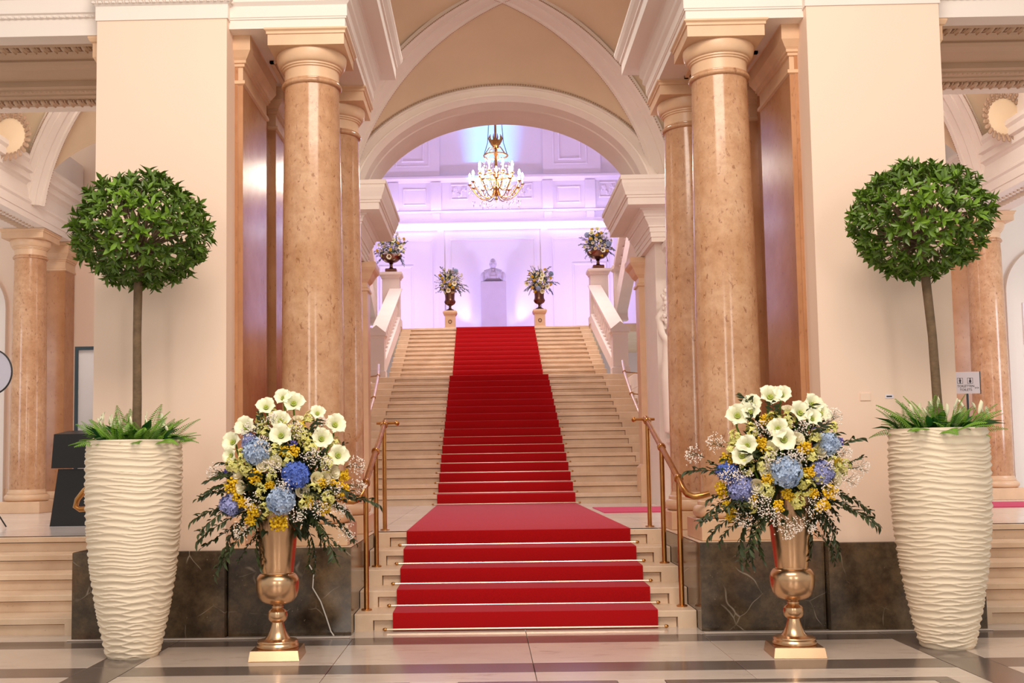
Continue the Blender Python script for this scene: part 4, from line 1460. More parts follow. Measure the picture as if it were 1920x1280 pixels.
def underplanting(name, label, loc, seed, n_lily, lily_bias):
    t = thing(name, label, 'plants', loc, 'fern underplanting')
    rr = random.Random(seed)
    MB().lathe([(0.33, -0.04), (0.33, -0.01), (0.2, 0.01)], 40).build('soil', 'soil', t)
    for k in range(64):
        a = 2 * PI * k / 64 + rr.uniform(-0.1, 0.1)
        r0 = rr.uniform(0.10, 0.30)
        el = rr.uniform(0.15, 0.6) if k % 3 == 0 else rr.uniform(0.75, 1.35)
        d = Vector((math.cos(a) * math.cos(el), math.sin(a) * math.cos(el), math.sin(el)))
        up = Vector((-math.cos(a) * math.sin(el), -math.sin(a) * math.sin(el), math.cos(el)))
        link('fern_frond', rr.choice(FROND), t, None, orient((r0 * math.cos(a), r0 * math.sin(a), 0.0), d, up + Vector((0, -0.5, 0)) + rdir(rr) * 0.5, rr.uniform(0.65, 1.0)))
    for k in range(46):
        a = rr.uniform(0, 2 * PI)
        r0 = rr.uniform(0.08, 0.33)
        el = rr.uniform(0.25, 1.2)
        d = Vector((math.cos(a) * math.cos(el), math.sin(a) * math.cos(el), math.sin(el)))
        up = Vector((-math.cos(a) * math.sin(el), -math.sin(a) * math.sin(el), math.cos(el)))
        link('broad_leaf', rr.choice(BROAD), t, None, orient((r0 * math.cos(a), r0 * math.sin(a), 0.02), d, up, rr.uniform(0.8, 1.15)))
    for k in range(n_lily):
        a = rr.uniform(PI * 0.95, PI * 2.05)
        r0 = rr.uniform(0.12, 0.32)
        x = r0 * math.cos(a) + lily_bias * rr.uniform(0, 0.12)
        h = rr.uniform(0.10, 0.20)
        p = Vector((x, r0 * math.sin(a), h))
        o = link('lily_bud', LILY, t, None, aim(p, Vector((rr.uniform(-0.6, 0.6), rr.uniform(-0.4, 0.2), 1)), rr.uniform(0, 6), rr.uniform(0.65, 0.95)))
        st = MB().tube([Vector((x * 0.7, r0 * math.sin(a) * 0.7, 0)), p], 0.004, 5).build('flower_stalk', 'leaf2', t)
    return t


underplanting('fern_underplanting', 'ferns and white lily buds around the foot of the left ball tree', (-3.165, 8.80, ZS + 0.02), 5, 13, 0)
underplanting('fern_underplanting', 'ferns and white lily buds around the foot of the right ball tree', (3.28, 8.80, ZS + 0.02), 9, 14, 1)

# ================================================================== GOLD PEDESTAL VASES
def gold_vase(name, label, loc, rz):
    t = thing(name, label, 'vase', loc, 'gold pedestal vases', rz)
    k = 0.001055
    MB().stack(0, 0, 0.195, 0.195, [(-0.004, 0), (0, 0.004), (-0.012, 0.078), (-0.016, 0.082)]).build('square_base', 'gold', t, 0)

    def pr(l):
        return [(r * k, (1120 - y) * k) for r, y in l]
    MB().lathe(pr([(150, 1043), (156, 1036), (156, 1022), (148, 1008), (150, 998), (146, 990), (120, 985), (96, 978), (76, 955), (62, 925), (52, 895), (45, 868), (44, 858)]), 48).build('foot', 'gold', t, 0.5)
    MB().lathe(pr([(44, 860), (58, 852), (70, 835), (75, 808), (70, 782), (58, 768), (44, 762), (40, 757), (44, 752), (44, 740), (38, 735), (40, 728)]), 48).build('knop', 'gold', t, 0.5)
    MB().lathe(pr([(40, 730), (60, 728), (95, 718), (125, 700), (146, 668), (156, 625), (160, 585), (160, 558), (155, 535), (146, 522), (138, 512), (132, 506), (124, 503), (112, 502)]), 56).build('bowl', 'gold', t, 0.5)
    cup = pr([(112, 505), (120, 500), (118, 494), (121, 480)]) + [((121 + 54 * q) * k, (1120 - 480 + 540 * q) * k) for q in [j / 12 for j in range(1, 13)]]
    rim = cup[-1]
    cup += [(rim[0] + 0.008, rim[1] + 0.006), (rim[0] + 0.008, rim[1] + 0.014), (rim[0] - 0.006, rim[1] + 0.014), (rim[0] - 0.012, rim[1] - 0.05), (rim[0] - 0.02, rim[1] - 0.2)]
    MB().lathe(cup, 56, cap=False).build('flared_cup', 'gold', t, 0.5)
    return t


VZ = (1120 - 480 + 540) * 0.001055
gold_vase('gold_vase', 'champagne gold pedestal vase on the floor left of the carpet', (-1.98, 8.66, 0.0), 0.03)
gold_vase('gold_vase', 'champagne gold pedestal vase on the floor right of the carpet', (2.01, 8.53, 0.0), -0.05)


# ================================================================== FLOWERS
def petal_mesh():
    rows = []
    for i in range(8):
        q = i / 7
        r = 0.006 + 0.098 * q ** 1.25
        z = 0.095 * math.sin(q * 1.5) / math.sin(1.5) - 0.024 * max(0, q - 0.7) / 0.3
        w = 0.058 * math.sin(PI * (0.08 + 0.72 * q)) ** 0.8 * math.sqrt(max(0.02, 1 - (max(0, q - 0.7) / 0.3) ** 2)) + 0.002
        rows.append([(w * u, r - 0.010 * (1 - u * u) * -1, z + 0.010 * u * u) for u in (-1, -0.6, -0.2, 0.2, 0.6, 1)])
    return MB().grid(rows).mesh('petal', 'ivory', 0.9, False)


PETAL = petal_mesh()
THROAT = MB().lathe([(0.004, -0.03), (0.012, 0.0), (0.024, 0.045), (0.020, 0.047), (0.006, 0.02)], 12).mesh('throat', 'throat')
STAMENS = MB()
for k in range(6):
    a = 2 * PI * k / 6 + 0.4
    STAMENS.tube([(0, 0, 0.02), (0.01 * math.cos(a), 0.01 * math.sin(a), 0.06), (0.018 * math.cos(a), 0.018 * math.sin(a), 0.085)], 0.0016, 4)
STAMENS = STAMENS.mesh('stamens', 'lime')


def amaryllis(parent, p, d, sc=1.0, roll=0.0):
    e = bpy.data.objects.new('amaryllis_bloom', None)
    e.empty_display_size = 0.05
    COL.objects.link(e)
    e.parent = parent
    e.matrix_basis = aim(p, d, roll, sc)
    for k in range(6):
        link('petal', PETAL, e, None, Matrix.Rotation(k * PI / 3, 4, 'Z') @ Matrix.Scale(1.0 if k % 2 else 0.93, 4))
    link('throat', THROAT, e)
    link('stamens', STAMENS, e)


def floret_vf(r):
    vs, fs = [(0, 0, 0.0)], []
    for k in range(4):
        a = k * PI / 2
        ca, sa = math.cos(a), math.sin(a)
        o = len(vs)
        vs += [(r * 0.6 * math.cos(a - 0.62), r * 0.6 * math.sin(a - 0.62), 0.004), (r * ca, r * sa, 0.002), (r * 0.6 * math.cos(a + 0.62), r * 0.6 * math.sin(a + 0.62), 0.004)]
        fs += [(0, o, o + 1), (0, o + 1, o + 2)]
    return vs, fs


def hydrangea_mesh(m, seed):
    rr = random.Random(seed)
    mb = MB().ball((0, 0, 0), 0.070, 10, 7)
    fl = floret_vf(0.027)
    n = 130
    for k in range(n):
        zz = 1 - 1.75 * (k + 0.5) / n
        a = k * 2.399963
        q = math.sqrt(max(0, 1 - zz * zz))
        d = (Vector((q * math.cos(a), q * math.sin(a), zz)) + rdir(rr) * 0.12).normalized()
        mb.put(fl, aim(d * (0.084 + rr.uniform(-0.012, 0.010)), d + rdir(rr) * 0.55, rr.uniform(0, 6)))
    return mb.mesh('hydrangea_head', m, 0.3, False)


HYD = {c: hydrangea_mesh(c, i + 1) for i, c in enumerate(('blue_pale', 'blue', 'lilac'))}


def cluster_mesh(name, m, n, R_, r, seed, flat=0.8, shell=0.4):
    rr = random.Random(seed)
    mb = MB()
    for k in range(n):
        d = rdir(rr)
        p = d * R_ * rr.uniform(shell, 1.0)
        mb.ball((p.x, p.y, p.z * flat), r * rr.uniform(0.7, 1.2), 5, 4)
    return mb.mesh(name, m, 0.9, False)


YEL = [cluster_mesh('yellow_cluster', 'yellow', 80, 0.062, 0.0105, 31 + k) for k in range(2)]


def rose_mesh(m, name, R_=0.038):
    mb = MB()
    for lay, (n, r0, h, op) in enumerate(((3, 0.010, 0.9, 0.15), (5, 0.020, 0.85, 0.35), (6, 0.030, 0.7, 0.75))):
        for k in range(n):
            a0 = 2 * PI * k / n + lay
            rows = []
            for i in range(5):
                q = i / 4
                rad = (r0 * (0.35 + 0.9 * q ** 0.8) + op * 0.016 * q * q) * R_ / 0.038
                zz = (h * 0.062 * q - 0.03) * R_ / 0.038
                rows.append([(rad * math.cos(a0 + u * 0.72), rad * math.sin(a0 + u * 0.72), zz - 0.008 * u * u * q) for u in (-1, -0.5, 0, 0.5, 1)])
            mb.grid(rows)
    return mb.mesh(name, m, 0.9, False)


ROSE = rose_mesh('creamrose', 'cream_rose')
LIMEF = None


def stock_mesh(seed):
    rr = random.Random(seed)
    mb = MB()
    fl = floret_vf(0.026)
    for k in range(16):
        d = rdir(rr)
        p = Vector((d.x * 0.045, d.y * 0.03, d.z * 0.06))
        for h in range(2):
            mb.put(fl, aim(p + d * 0.006 * h, d + rdir(rr) * 0.3 + Vector((0, 0, 0.2)), rr.uniform(0, 6), 1.0 - 0.3 * h))
    return mb.mesh('lime_stock', 'lime', 0.3, False)


STOCK = [stock_mesh(41), stock_mesh(42)]


def gyp_mesh(seed, Lg=0.14, n=90):
    rr = random.Random(seed)
    mb = MB()
    for k in range(n):
        q = rr.random() ** 0.7
        w = 0.055 * (0.35 + math.sin(PI * q))
        p = Vector((rr.uniform(-w, w), rr.uniform(-w, w), q * Lg))
        mb.octa(p, rr.uniform(0.004, 0.0075))
    return mb.mesh('gypsophila_spray', 'gyp', 0, False)


def gyp_stems(seed, Lg=0.14):
    rr = random.Random(seed)
    mb = MB()
    for k in range(9):
        mb.tube([(0, 0, -0.03), (rr.uniform(-0.02, 0.02), rr.uniform(-0.02, 0.02), Lg * 0.4), (rr.uniform(-0.05, 0.05), rr.uniform(-0.05, 0.05), Lg * rr.uniform(0.6, 0.95))], 0.0012, 3)
    return mb.mesh('spray_stems', 'foliage', 0, False)


GYP = [gyp_mesh(51 + k) for k in range(3)]
GYPS = [gyp_stems(51 + k) for k in range(3)]
SPR_LEAF = leaf_vf(0.070, 0.022, 0.1, 0.15)
SPR_LEAF2 = leaf_vf(0.046, 0.024, 0.1, 0.1)


def spray_mesh(seed, Lg, droop, m='foliage', leaf=SPR_LEAF, n=24):
    rr = random.Random(seed)
    mb = MB()
    pts = []
    for k in range(n + 1):
        q = k / n
        pts.append(Vector((0.03 * math.sin(q * 3 + seed), Lg * q * (1 - 0.12 * q * droop), Lg * (0.10 * q - 0.55 * droop * q * q))))
    mb.tube(pts[::3], 0.0022, 4)
    for k in range(5, n + 1):
        tg = (pts[k] - pts[k - 1]).normalized()
        sx = 1 if k % 2 else -1
        for h in range(2):
            d = tg * rr.uniform(0.4, 0.9) + Vector((sx * rr.uniform(0.6, 1.2), 0, rr.uniform(-0.7, 0.7)))
            mb.put(leaf, orient(pts[k] - tg * 0.012 * h, d, Vector((0, 0, 1)) + rdir(rr) * 0.5, rr.uniform(0.75, 1.15)))
            sx = -sx
    return mb.mesh('foliage_spray', m, 0.9, False)


SPRAY = [spray_mesh(61, 0.54, 0.5), spray_mesh(62, 0.46, 0.9), spray_mesh(63, 0.46, 0.2, leaf=SPR_LEAF2), spray_mesh(64, 0.38, 1.2)]
SPRAYG = [spray_mesh(71, 0.34, 0.3, 'foliage_grey', SPR_LEAF2, 18), spray_mesh(72, 0.36, 0.8, 'foliage_grey', SPR_LEAF, 18)]


def bouquet(name, label, loc, rim_z, R_, items, sprays, seed, group, mass=260, scale=1.0, cen=0.28, mm='foliage'):
    """items: (kind, x, z, y-lift) in metres relative to the rim centre"""
    t = thing(name, label, 'flowers', loc, group)
    rr = random.Random(seed)
    C = Vector((0, 0, cen * scale))
    # inner mass of dark leaves
    mb = MB()
    for k in range(mass):
        d = rdir(rr)
        p = C + Vector((d.x * R_[0] * 0.74, d.y * R_[1] * 0.70, d.z * R_[2] * 0.74)) * rr.uniform(0.35, 1.0)
        mb.put(SPR_LEAF if k % 3 == 0 else LEAF_A, orient(p, d + rdir(rr) * 0.7, Vector((0, -0.5, 1)) + rdir(rr) * 0.6, rr.uniform(0.9, 1.5) * scale))
    for k in range(26):
        d = rdir(rr)
        e = C + Vector((d.x * R_[0] * 0.6, d.y * R_[1] * 0.6, abs(d.z) * R_[2] * 0.7))
        mb.tube([(rr.uniform(-0.05, 0.05) * scale, rr.uniform(-0.05, 0.05) * scale, -0.08 * scale), e * 0.5, e], 0.004 * scale, 5)
    tag(mb.build('leaf_filling', mm, t, 0.9, fix=False), None, None, None, 'stuff')
    for it in items:
        kind, x, z = it[0], it[1], it[2]
        # bloom sits on the bulging front of the bouquet
        q = min(0.98, math.sqrt((x / R_[0]) ** 2 + ((z - C.z) / R_[2]) ** 2))
        y = -R_[1] * math.sqrt(1 - q * q) * 0.80 + rr.uniform(-0.02, 0.02) * scale
        p = Vector((x, y, z))
        d = Vector((x / R_[0] * 0.9, -0.9 * (1 - q) - 0.35, (z - C.z) / R_[2] * 0.9))
        d = d.normalized()
        if kind == 'A':
            d2 = (d * 0.8 + Vector((rr.uniform(-0.3, 0.3), -1.0, rr.uniform(-0.15, 0.2)))).normalized()
            amaryllis(t, p, d2, (it[3] if len(it) > 3 else 1.0) * 0.88 * scale, rr.uniform(0, 6))
            MB().tube([Vector((x * 0.25, y * 0.2, -0.02)), p - d2 * 0.03 * scale + Vector((0, 0.03, -0.06)) * scale, p - d2 * 0.02 * scale], 0.008 * scale, 6).build('flower_stalk', 'leaf2', t)
        elif kind[0] == 'H':
            link('hydrangea_head', HYD[{'Hp': 'blue_pale', 'Hb': 'blue', 'Hl': 'lilac'}[kind]], t, None, aim(p, d, rr.uniform(0, 6), (it[3] if len(it) > 3 else 1.0) * scale))
        elif kind == 'Y':
            link('yellow_cluster', rr.choice(YEL), t, None, aim(p, d, rr.uniform(0, 6), (it[3] if len(it) > 3 else 1.0) * scale))
        elif kind == 'R':
            link('cream_rose', ROSE, t, None, aim(p, d, rr.uniform(0, 6), 1.15 * scale))
        elif kind == 'L':
            link('lime_stock', rr.choice(STOCK), t, None, aim(p, Vector((0, 0, 1)) + d * 0.6, rr.uniform(0, 6), 1.1 * scale))
        elif kind == 'G':
            k = rr.randrange(3)
            dd = it[3] if len(it) > 3 else d
            o = link('gypsophila_spray', GYP[k], t, None, aim(p, dd, rr.uniform(0, 6), 1.0 * scale))
            o['kind'] = 'stuff'
            link('spray_stems', GYPS[k], o)
        elif kind == 'V':
            link('violet_bloom', VIO, t, None, aim(p, d, rr.uniform(0, 6), scale))
    for sp in sprays:
        a, el, kind, sc = sp
        d = Vector((math.cos(a), sp_y(a, rr), el))
        start = Vector((0.12 * math.cos(a), -0.06, 0.14 + 0.12 * el)) * scale
        src = SPRAYG if kind == 'g' else SPRAY
        link('foliage_spray', rr.choice(src), t, None, orient(start, d, Vector((0, 0, 1)), sc * scale))
    return t


def sp_y(a, rr):
    return rr.uniform(-0.55, 0.15)


VIO = cluster_mesh('violet_bloom', 'violet', 26, 0.035, 0.008, 77)

K = 8.42 / 2050.0


def conv(lst, cx, zrim_px, k=K, ox=400, oy=640, f=4.0):
    out = []
    for it in lst:
        x = (ox + it[1] / f - cx) * k
        z = (zrim_px - (oy + it[2] / f)) * k
        out.append((it[0], x, z) + tuple(it[3:]))
    return out


left_items = conv([
    ('A', 575, 445, 1.0), ('A', 370, 470, .85), ('A', 500, 580, .9), ('A', 515, 690, 1.0), ('A', 890, 610, .95), ('A', 800, 715, .95), ('A', 920, 840, .95), ('A', 225, 620, .95), ('A', 130, 730, .9), ('A', 130, 825, .7), ('A', 500, 400, .8), ('A', 760, 520, .7),
    ('Hp', 335, 800, 1.12), ('Hb', 635, 975, 1.12), ('Hp', 530, 1160, 1.15), ('Hl', 130, 1190, 1.0), ('Hl', 270, 720, .7),
    ('Y', 340, 985, 1.0), ('Y', 140, 1050, 1.1), ('Y', 180, 1130, 1.0), ('Y', 610, 800, .9), ('Y', 550, 800, .8), ('Y', 965, 985, .9), ('Y', 955, 1100, 1.0), ('Y', 830, 1230, .9), ('Y', 300, 1240, 1.0), ('Y', 500, 1330, 1.2), ('Y', 820, 1040, .7), ('Y', 650, 610, .8), ('Y', 280, 1310, .8),
    ('R', 195, 970), ('R', 780, 1005), ('R', 900, 960), ('R', 680, 1090), ('R', 395, 900), ('R', 225, 1060), ('R', 630, 560),
    ('L', 570, 870), ('L', 640, 650), ('L', 370, 1090), ('L', 760, 1100), ('L', 380, 650), ('L', 850, 900), ('L', 320, 560), ('L', 700, 560), ('L', 230, 840), ('L', 690, 700),
    ('G', 770, 650), ('G', 1000, 920), ('G', 800, 900), ('G', 760, 1190), ('G', 930, 1380), ('G', 480, 920), ('G', 640, 1240), ('G', 60, 960), ('G', 880, 1210),
    ('G', 300, 690), ('G', 420, 780), ('G', 560, 1040), ('G', 720, 860), ('G', 340, 1150), ('G', 860, 1080), ('G', 460, 620), ('G', 250, 1340), ('G', 1010, 1060), ('G', 620, 690),
    ('L', 450, 980), ('L', 250, 930), ('L', 900, 760), ('L', 480, 800), ('L', 730, 780), ('L', 860, 1160), ('L', 440, 540), ('L', 150, 900), ('L', 560, 640), ('L', 690, 1180), ('L', 400, 1240),
    ('R', 480, 880), ('R', 320, 620), ('R', 840, 1000), ('Y', 720, 1180, .8), ('Y', 450, 1050, .7), ('Y', 230, 1180, .8), ('Y', 900, 1050, .8),
    ('V', 610, 740), ('V', 80, 950)], 525, 966)
right_items = conv([
    ('A', 1660, 390, 1.0), ('A', 1750, 370, .8), ('A', 1520, 440, .85), ('A', 1410, 525, 1.0), ('A', 1500, 500, .8), ('A', 1660, 630, .9), ('A', 1690, 710, 1.0), ('A', 1440, 750, .9), ('A', 1395, 825, .9), ('A', 1840, 520, 1.0), ('A', 1920, 560, .8), ('A', 1960, 450, .9), ('A', 2010, 520, .9),
    ('Hp', 1690, 940, 1.25), ('Hb', 1300, 930, .85), ('Hl', 1380, 1060, 1.05), ('Hl', 1970, 950, .95), ('Hp', 2040, 740, .95),
    ('Y', 1540, 740, 1.1), ('Y', 1295, 850, 1.0), ('Y', 1260, 1070, 1.0), ('Y', 1715, 1105, .9), ('Y', 1310, 1210, 1.0), ('Y', 1590, 550, .8), ('Y', 1840, 770, 1.0), ('Y', 1870, 940, .9), ('Y', 2030, 1090, 1.1), ('Y', 1970, 1190, 1.0), ('Y', 1560, 990, .8), ('Y', 1330, 1270, .8), ('Y', 1900, 1100, .7),
    ('R', 1490, 1040), ('R', 1970, 790), ('R', 1770, 480), ('R', 1960, 690), ('R', 1560, 930),
    ('L', 1830, 1010), ('L', 1850, 1060), ('L', 2155, 920), ('L', 1480, 640), ('L', 1370, 690), ('L', 1540, 900), ('L', 2080, 640), ('L', 1940, 980), ('L', 1640, 560),
    ('G', 1280, 740), ('G', 1130, 820), ('G', 1560, 1170), ('G', 1780, 840), ('G', 1880, 1160), ('G', 2090, 830), ('G', 1420, 960), ('G', 1620, 1230), ('G', 1750, 1290), ('G', 1960, 900), ('G', 2230, 920), ('G', 1700, 1330),
    ('G', 1820, 660), ('G', 1600, 860), ('G', 1500, 1110), ('G', 1980, 1060), ('G', 1720, 840), ('G', 1340, 960), ('G', 1440, 1250), ('G', 2120, 1000), ('G', 1850, 1290), ('G', 1560, 660), ('G', 2060, 580),
    ('L', 1750, 560), ('L', 1580, 820), ('L', 1430, 900), ('L', 1780, 1160), ('L', 1900, 840), ('L', 1340, 780), ('L', 1560, 1080), ('L', 2060, 900), ('L', 1450, 1180), ('L', 1930, 700),
    ('R', 1790, 700), ('R', 1600, 760), ('R', 2080, 1000), ('Y', 1640, 1190, .8), ('Y', 1460, 1130, .7), ('Y', 2100, 860, .8), ('Y', 1790, 900, .7),
    ('V', 1970, 640), ('V', 2150, 720), ('V', 1240, 920)], 1476, 948, 8.30 / 2050.0, 1040)


def ring(n, seed, el_top=0.9):
    rr = random.Random(seed)
    out = []
    for k in range(n):
        a = PI * (-0.20 + 1.4 * k / (n - 1)) if k % 2 else PI * 2 * rr.random()
        el = rr.uniform(-0.55, 0.35) if k % 4 else rr.uniform(0.6, 1.6)
        out.append((a, el, 'g' if k % 6 == 5 else 'd', rr.uniform(0.85, 1.2)))
    return out


low = [(0.0, -0.5, 'd', 1.25), (0.15, -0.8, 'd', 1.1), (0.1, -0.2, 'd', 1.2), (-0.1, 0.1, 'd', 1.2), (PI, -0.55, 'd', 1.35), (PI + .15, -0.3, 'd', 1.45), (PI - .1, -0.8, 'd', 1.2), (PI + .1, 0.0, 'd', 1.3), (PI, 0.4, 'd', 1.2), (0.05, 0.45, 'd', 1.15),
       (PI - .5, -1.2, 'd', .9), (0.5, -1.2, 'd', .9), (PI * 0.62, 1.5, 'd', 1.2), (PI * .36, 1.2, 'd', 1.1), (PI, 0.9, 'd', 1.2), (0, 0.9, 'd', 1.1), (PI, -1.1, 'd', 1.0), (0, -1.2, 'd', 1.0)]
bouquet('flower_arrangement', 'lush white, blue and yellow bouquet in the left gold vase', (-1.92, 8.66, 1.085), 0, (0.50, 0.40, 0.54), left_items, low + ring(30, 4), 101, 'large bouquets in gold vases', 1000)
bouquet('flower_arrangement', 'lush white, blue and yellow bouquet in the right gold vase', (1.955, 8.53, 1.10), 0, (0.55, 0.40, 0.56), right_items, low + ring(32, 6), 102, 'large bouquets in gold vases', 1000)

# ------------------------------------------------------------------ urns and bouquets at the head of the stair
def rand_items(n, R_, cen, seed):
    rr = random.Random(seed)
    out = []
    kinds = ['A', 'A', 'Hp', 'Y', 'Y', 'L', 'L', 'R', 'G', 'G', 'R']
    for k in range(n):
        a = 2 * PI * k * 0.382
        q = math.sqrt((k + 0.5) / n) * 0.92
        out.append((rr.choice(kinds), R_[0] * q * math.cos(a), cen + R_[2] * q * math.sin(a)))
    return out


for s in SIDES:
    t = thing('stone_pedestal', 'short beige stone pedestal at the %s end of the top step' % SN[s], 'pedestal', (s * 1.40, 34.0, ZT), 'short pedestals beside the bust')
    MB().stack(0, 0, 0.165, 0.165, [(0.03, 0), (0.03, 0.10), (0, 0.13), (0, 0.50), (0.01, 0.51)]).build('shaft', 'capital', t, 0)
    MB().stack(0, 0, 0.165, 0.165, [(0.01, 0.51), (0.04, 0.54), (0.055, 0.58), (0.055, 0.61), (0.02, 0.65)]).build('cap', 'capital', t, 0)
    MB().tube([(0.05 * math.cos(a), -0.17, 0.30 + 0.05 * math.sin(a)) for a in [2 * PI * k / 14 for k in range(15)]], 0.012, 5).build('ring_ornament', 'bronze', t)
    u = thing('bronze_urn', 'fluted bronze urn on the short %s pedestal beside the bust' % SN[s], 'urn', (s * 1.40, 34.0, ZT + 0.65), 'bronze urns beside the bust')
    MB().lathe([(0.14, 0), (0.14, 0.02), (0.11, 0.05), (0.05, 0.08), (0.035, 0.14), (0.05, 0.16), (0.05, 0.18)], 24).build('foot', 'bronze', u)
    MB().lathe([(0.05, 0.18), (0.12, 0.21), (0.165, 0.28), (0.17, 0.32), (0.15, 0.36)], 24).build('bowl', 'bronze', u)
    MB().lathe([(0.15, 0.36), (0.145, 0.40), (0.155, 0.55), (0.18, 0.66), (0.195, 0.69), (0.18, 0.69), (0.14, 0.55)], 24, cap=False).build('cup', 'bronze', u)
    mb = MB()
    for k in range(18):
        a = 2 * PI * k / 18
        mb.tube([(0.07 * math.cos(a), 0.07 * math.sin(a), 0.19), (0.14 * math.cos(a), 0.14 * math.sin(a), 0.235), (0.17 * math.cos(a), 0.17 * math.sin(a), 0.30)], 0.014, 5)
    tag(mb.build('gadroons', 'bronze', u), None, None, None, 'stuff')
    Rb = (0.46, 0.36, 0.44)
    bouquet('flower_arrangement', 'small white and yellow bouquet in the %s bronze urn beside the bust' % SN[s], (s * 1.40, 34.0, ZT + 1.33), 0, Rb, rand_items(30, Rb, 0.24, 200 + s), ring(18, 210 + s) + [(PI, -0.6, 'g', 1.1), (0, -0.6, 'g', 1.1), (PI, -0.2, 'g', 1.2), (0, -0.2, 'd', 1.2), (PI * .5, 1.5, 'g', 1.0), (PI * .6, 1.2, 'd', 1.0), (PI * .4, 1.4, 'd', 1.0)], 220 + s, 'bouquets beside the bust', 520, 0.9, 0.26, 'foliage_grey')
    u = thing('bronze_urn', 'wide dark bowl urn on the capped pier at the %s head of the stair' % SN[s], 'urn', (s * 3.12, 32.65, ZT + 1.65), 'dark bowl urns')
    MB().stack(0, 0, 0.17, 0.17, [(0, 0), (0, 0.10), (-0.02, 0.12)]).build('square_foot', 'bronze', u, 0)
    MB().lathe([(0.10, 0.12), (0.05, 0.17), (0.04, 0.26), (0.07, 0.28), (0.05, 0.30)], 20).build('stem', 'bronze', u)
    MB().lathe([(0.05, 0.30), (0.18, 0.34), (0.28, 0.42), (0.33, 0.50), (0.34, 0.54), (0.31, 0.54), (0.25, 0.46)], 28, cap=False).build('bowl', 'bronze', u)
    Rb = (0.50, 0.42, 0.50)
    bouquet('flower_arrangement', 'pale blue and white bouquet in the dark bowl urn at %s' % SN[s], (s * 3.12, 32.65, ZT + 2.16), 0, Rb, rand_items(30, Rb, 0.28, 300 + s), ring(20, 310 + s) + [(PI, -0.8, 'd', 1.0), (0, -0.8, 'd', 1.0)], 320 + s, 'bouquets in the bowl urns', 520, 0.9, 0.30, 'foliage_grey')

# ================================================================== SMALL THINGS
# toilets sign on its stand, right of the right pier
t = thing('toilet_sign', 'white toilets sign board on a thin stand right of the right pier', 'sign', (4.985, 12.1, ZL))
MB().lathe([(0.16, 0), (0.16, 0.015), (0.03, 0.03)], 24).build('foot', 'slate', t)
MB().tube([(0, 0.02, 0.02), (0, 0.02, 1.42)], 0.012, 8).build('pole', 'slate', t)
bd = MB().stack(0, 0, 0.137, 0.008, [(0, 1.405), (0, 1.645)]).build('board', 'sign', t, 0)
MB().box(0.130, 0.139, -0.010, 0.010, 1.40, 1.648).build('board_edge', 'slate', bd, 0)


def text(parent, s_, x, z, size, m='ink', y=-0.0095):
    c = bpy.data.curves.new('lettering', 'FONT')
    c.body = s_
    c.size = size
    c.align_x = 'CENTER'
    c.extrude = 0.0004
    c.materials.append(M[m])
    tmp = bpy.data.objects.new('lettering_src', c)
    COL.objects.link(tmp)
    dg = bpy.context.evaluated_depsgraph_get()
    dg.update()
    me = bpy.data.meshes.new_from_object(tmp.evaluated_get(dg))
    bpy.data.objects.remove(tmp, do_unlink=True)
    me.name = 'lettering'
    o = link('lettering', me, parent, (x, y, z))
    o.rotation_euler = (PI / 2, 0, 0)
    return o


text(bd, 'TOILETTEN', -0.025, 1.475, 0.036)
text(bd, 'TOILETS', -0.025, 1.435, 0.036)
text(bd, '>>', 0.095, 1.452, 0.042)
for k, px in enumerate((-0.085, 0.025)):
    mb = MB()
    mb.box(px - 0.030, px + 0.030, -0.0095, -0.008, 1.515, 1.518).box(px - 0.030, px + 0.030, -0.0095, -0.008, 1.575, 1.578)
    mb.box(px - 0.030, px - 0.027, -0.0095, -0.008, 1.515, 1.578).box(px + 0.027, px + 0.030, -0.0095, -0.008, 1.515, 1.578)
    mb.build('pictogram_frame', 'ink', bd, 0)
    mb = MB().ball((px, -0.009, 1.567), (0.007, 0.0015, 0.007), 10, 6)
    if k == 0:
        mb.prism([(px - 0.011, 1.558), (px + 0.011, 1.558), (px + 0.009, 1.538), (px + 0.006, 1.538), (px + 0.006, 1.519), (px - 0.006, 1.519), (px - 0.006, 1.538), (px - 0.009, 1.538)], 'Y', -0.0100, -0.0085)
    else:
        mb.prism([(px - 0.007, 1.558), (px + 0.007, 1.558), (px + 0.014, 1.532), (px + 0.006, 1.532), (px + 0.005, 1.519), (px - 0.005, 1.519), (px - 0.006, 1.532), (px - 0.014, 1.532)], 'Y', -0.0100, -0.0085)
    mb.build('pictogram', 'ink', bd, 0)

# plates on the right pier
t = thing('wall_plate', 'small square cream plate on the right cream pier', 'plate', (3.018, 9.668, 2.025))
MB().stack(0, -0.004, 0.045, 0.004, [(-0.003, -0.035), (0, -0.032), (0, 0.032), (-0.003, 0.035)]).build('cover', 'cream', t, 0)
t = thing('wall_label', 'tiny printed label on the right cream pier beside the planter leaves', 'label', (3.23, 9.669, 2.025))
lb = MB().stack(0, -0.002, 0.036, 0.002, [(0, -0.017), (0, 0.017)]).build('card', 'sign', t, 0)
MB().box(-0.026, 0.022, -0.005, -0.003, -0.006, 0.006).build('printed_line', 'ink', lb, 0)

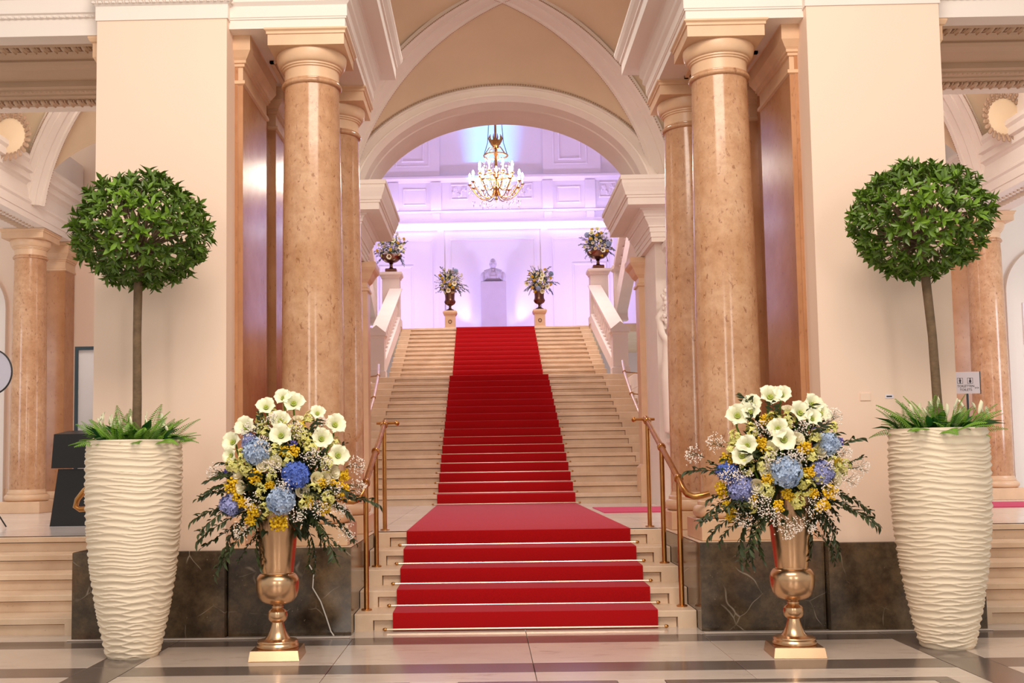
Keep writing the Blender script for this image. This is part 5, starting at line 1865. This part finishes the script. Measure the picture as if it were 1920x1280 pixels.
# dark framed poster stand, black lectern and round reflector in the left side bay
t = thing('poster_frame', 'tall dark framed poster panel standing behind the left pier', 'poster stand', (-5.38, 14.5, ZL))
MB().box(-0.40, 0.40, -0.012, 0.012, 0.10, 2.32).build('poster', 'poster', t, 0)
for nm, a in (('frame_bar', (-0.43, -0.385, -0.03, 0.03, 0.0, 2.35)), ('frame_bar', (0.385, 0.43, -0.03, 0.03, 0.0, 2.35)), ('frame_bar', (-0.385, 0.385, -0.03, 0.03, 2.305, 2.35)), ('frame_bar', (-0.385, 0.385, -0.03, 0.03, 0.06, 0.11))):
    MB().box(*a).build(nm, 'slate', t, 0)
for x in (-0.41, 0.41):
    MB().stack(x, 0, 0.03, 0.22, [(0, 0), (0, 0.03), (-0.01, 0.04)]).build('foot', 'slate', t, 0)
t = thing('black_lectern', 'black tapering lectern stand left of the left planter', 'lectern', (-5.55, 14.0, ZL))
MB().add([(-0.30, -0.2, 0), (0.2, -0.2, 0), (0.2, 0.2, 0), (-0.30, 0.2, 0), (-0.20, -0.2, 0.72), (0.2, -0.2, 0.72), (0.2, 0.2, 0.72), (-0.20, 0.2, 0.72)],
         [(3, 2, 1, 0), (4, 5, 6, 7), (0, 1, 5, 4), (1, 2, 6, 5), (2, 3, 7, 6), (3, 0, 4, 7)]).build('body', 'black', t, 0)
MB().add([(-0.27, -0.25, 0.73), (0.3, -0.25, 0.73), (0.3, 0.25, 0.73), (-0.27, 0.25, 0.73), (-0.24, -0.25, 1.16), (0.3, -0.25, 1.16), (0.3, 0.25, 1.22), (-0.24, 0.25, 1.22)],
         [(3, 2, 1, 0), (4, 5, 6, 7), (0, 1, 5, 4), (1, 2, 6, 5), (2, 3, 7, 6), (3, 0, 4, 7)]).build('top_box', 'black', t, 0)
t = thing('round_reflector', 'round pale reflector disc with black rim at the left edge', 'reflector', (-6.50, 13.5, ZL))
MB().tube([(0, 0.03, 0.03), (0, 0.03, 1.95)], 0.014, 8).build('stand_pole', 'black', t)
for k in range(3):
    a = 2 * PI * k / 3 + 0.5
    MB().tube([(0, 0.03, 0.35), (0.2 * math.cos(a), 0.03 + 0.2 * math.sin(a), 0.012)], 0.010, 6).build('stand_leg', 'black', t)
dk = MB()
dk.add([(0.27 * math.cos(2 * PI * k / 40), y, 1.94 + 0.285 * math.sin(2 * PI * k / 40)) for y in (-0.006, 0.006) for k in range(40)],
       [tuple(range(40))[::-1], tuple(range(40, 80))] + [(k, (k + 1) % 40, 40 + (k + 1) % 40, 40 + k) for k in range(40)])
dk.build('disc', 'reflector', t, 0.5)
MB().tube([(0.27 * math.cos(2 * PI * k / 40), 0, 1.94 + 0.285 * math.sin(2 * PI * k / 40)) for k in range(41)], 0.011, 6).build('rim', 'black', t)

# loose white cable behind the left gold vase
t = thing('white_cable', 'thin white cable hanging down the dark base behind the left gold vase', 'cable', (-1.80, 9.70, 0.0))
MB().tube([(-0.10, 0, 0.62), (-0.06, 0.0, 0.55), (-0.07, 0, 0.42), (0.0, 0, 0.30), (0.05, 0, 0.16), (0.09, -0.005, 0.04), (0.12, -0.03, 0.006)], 0.006, 6).build('cable', 'cable', t)
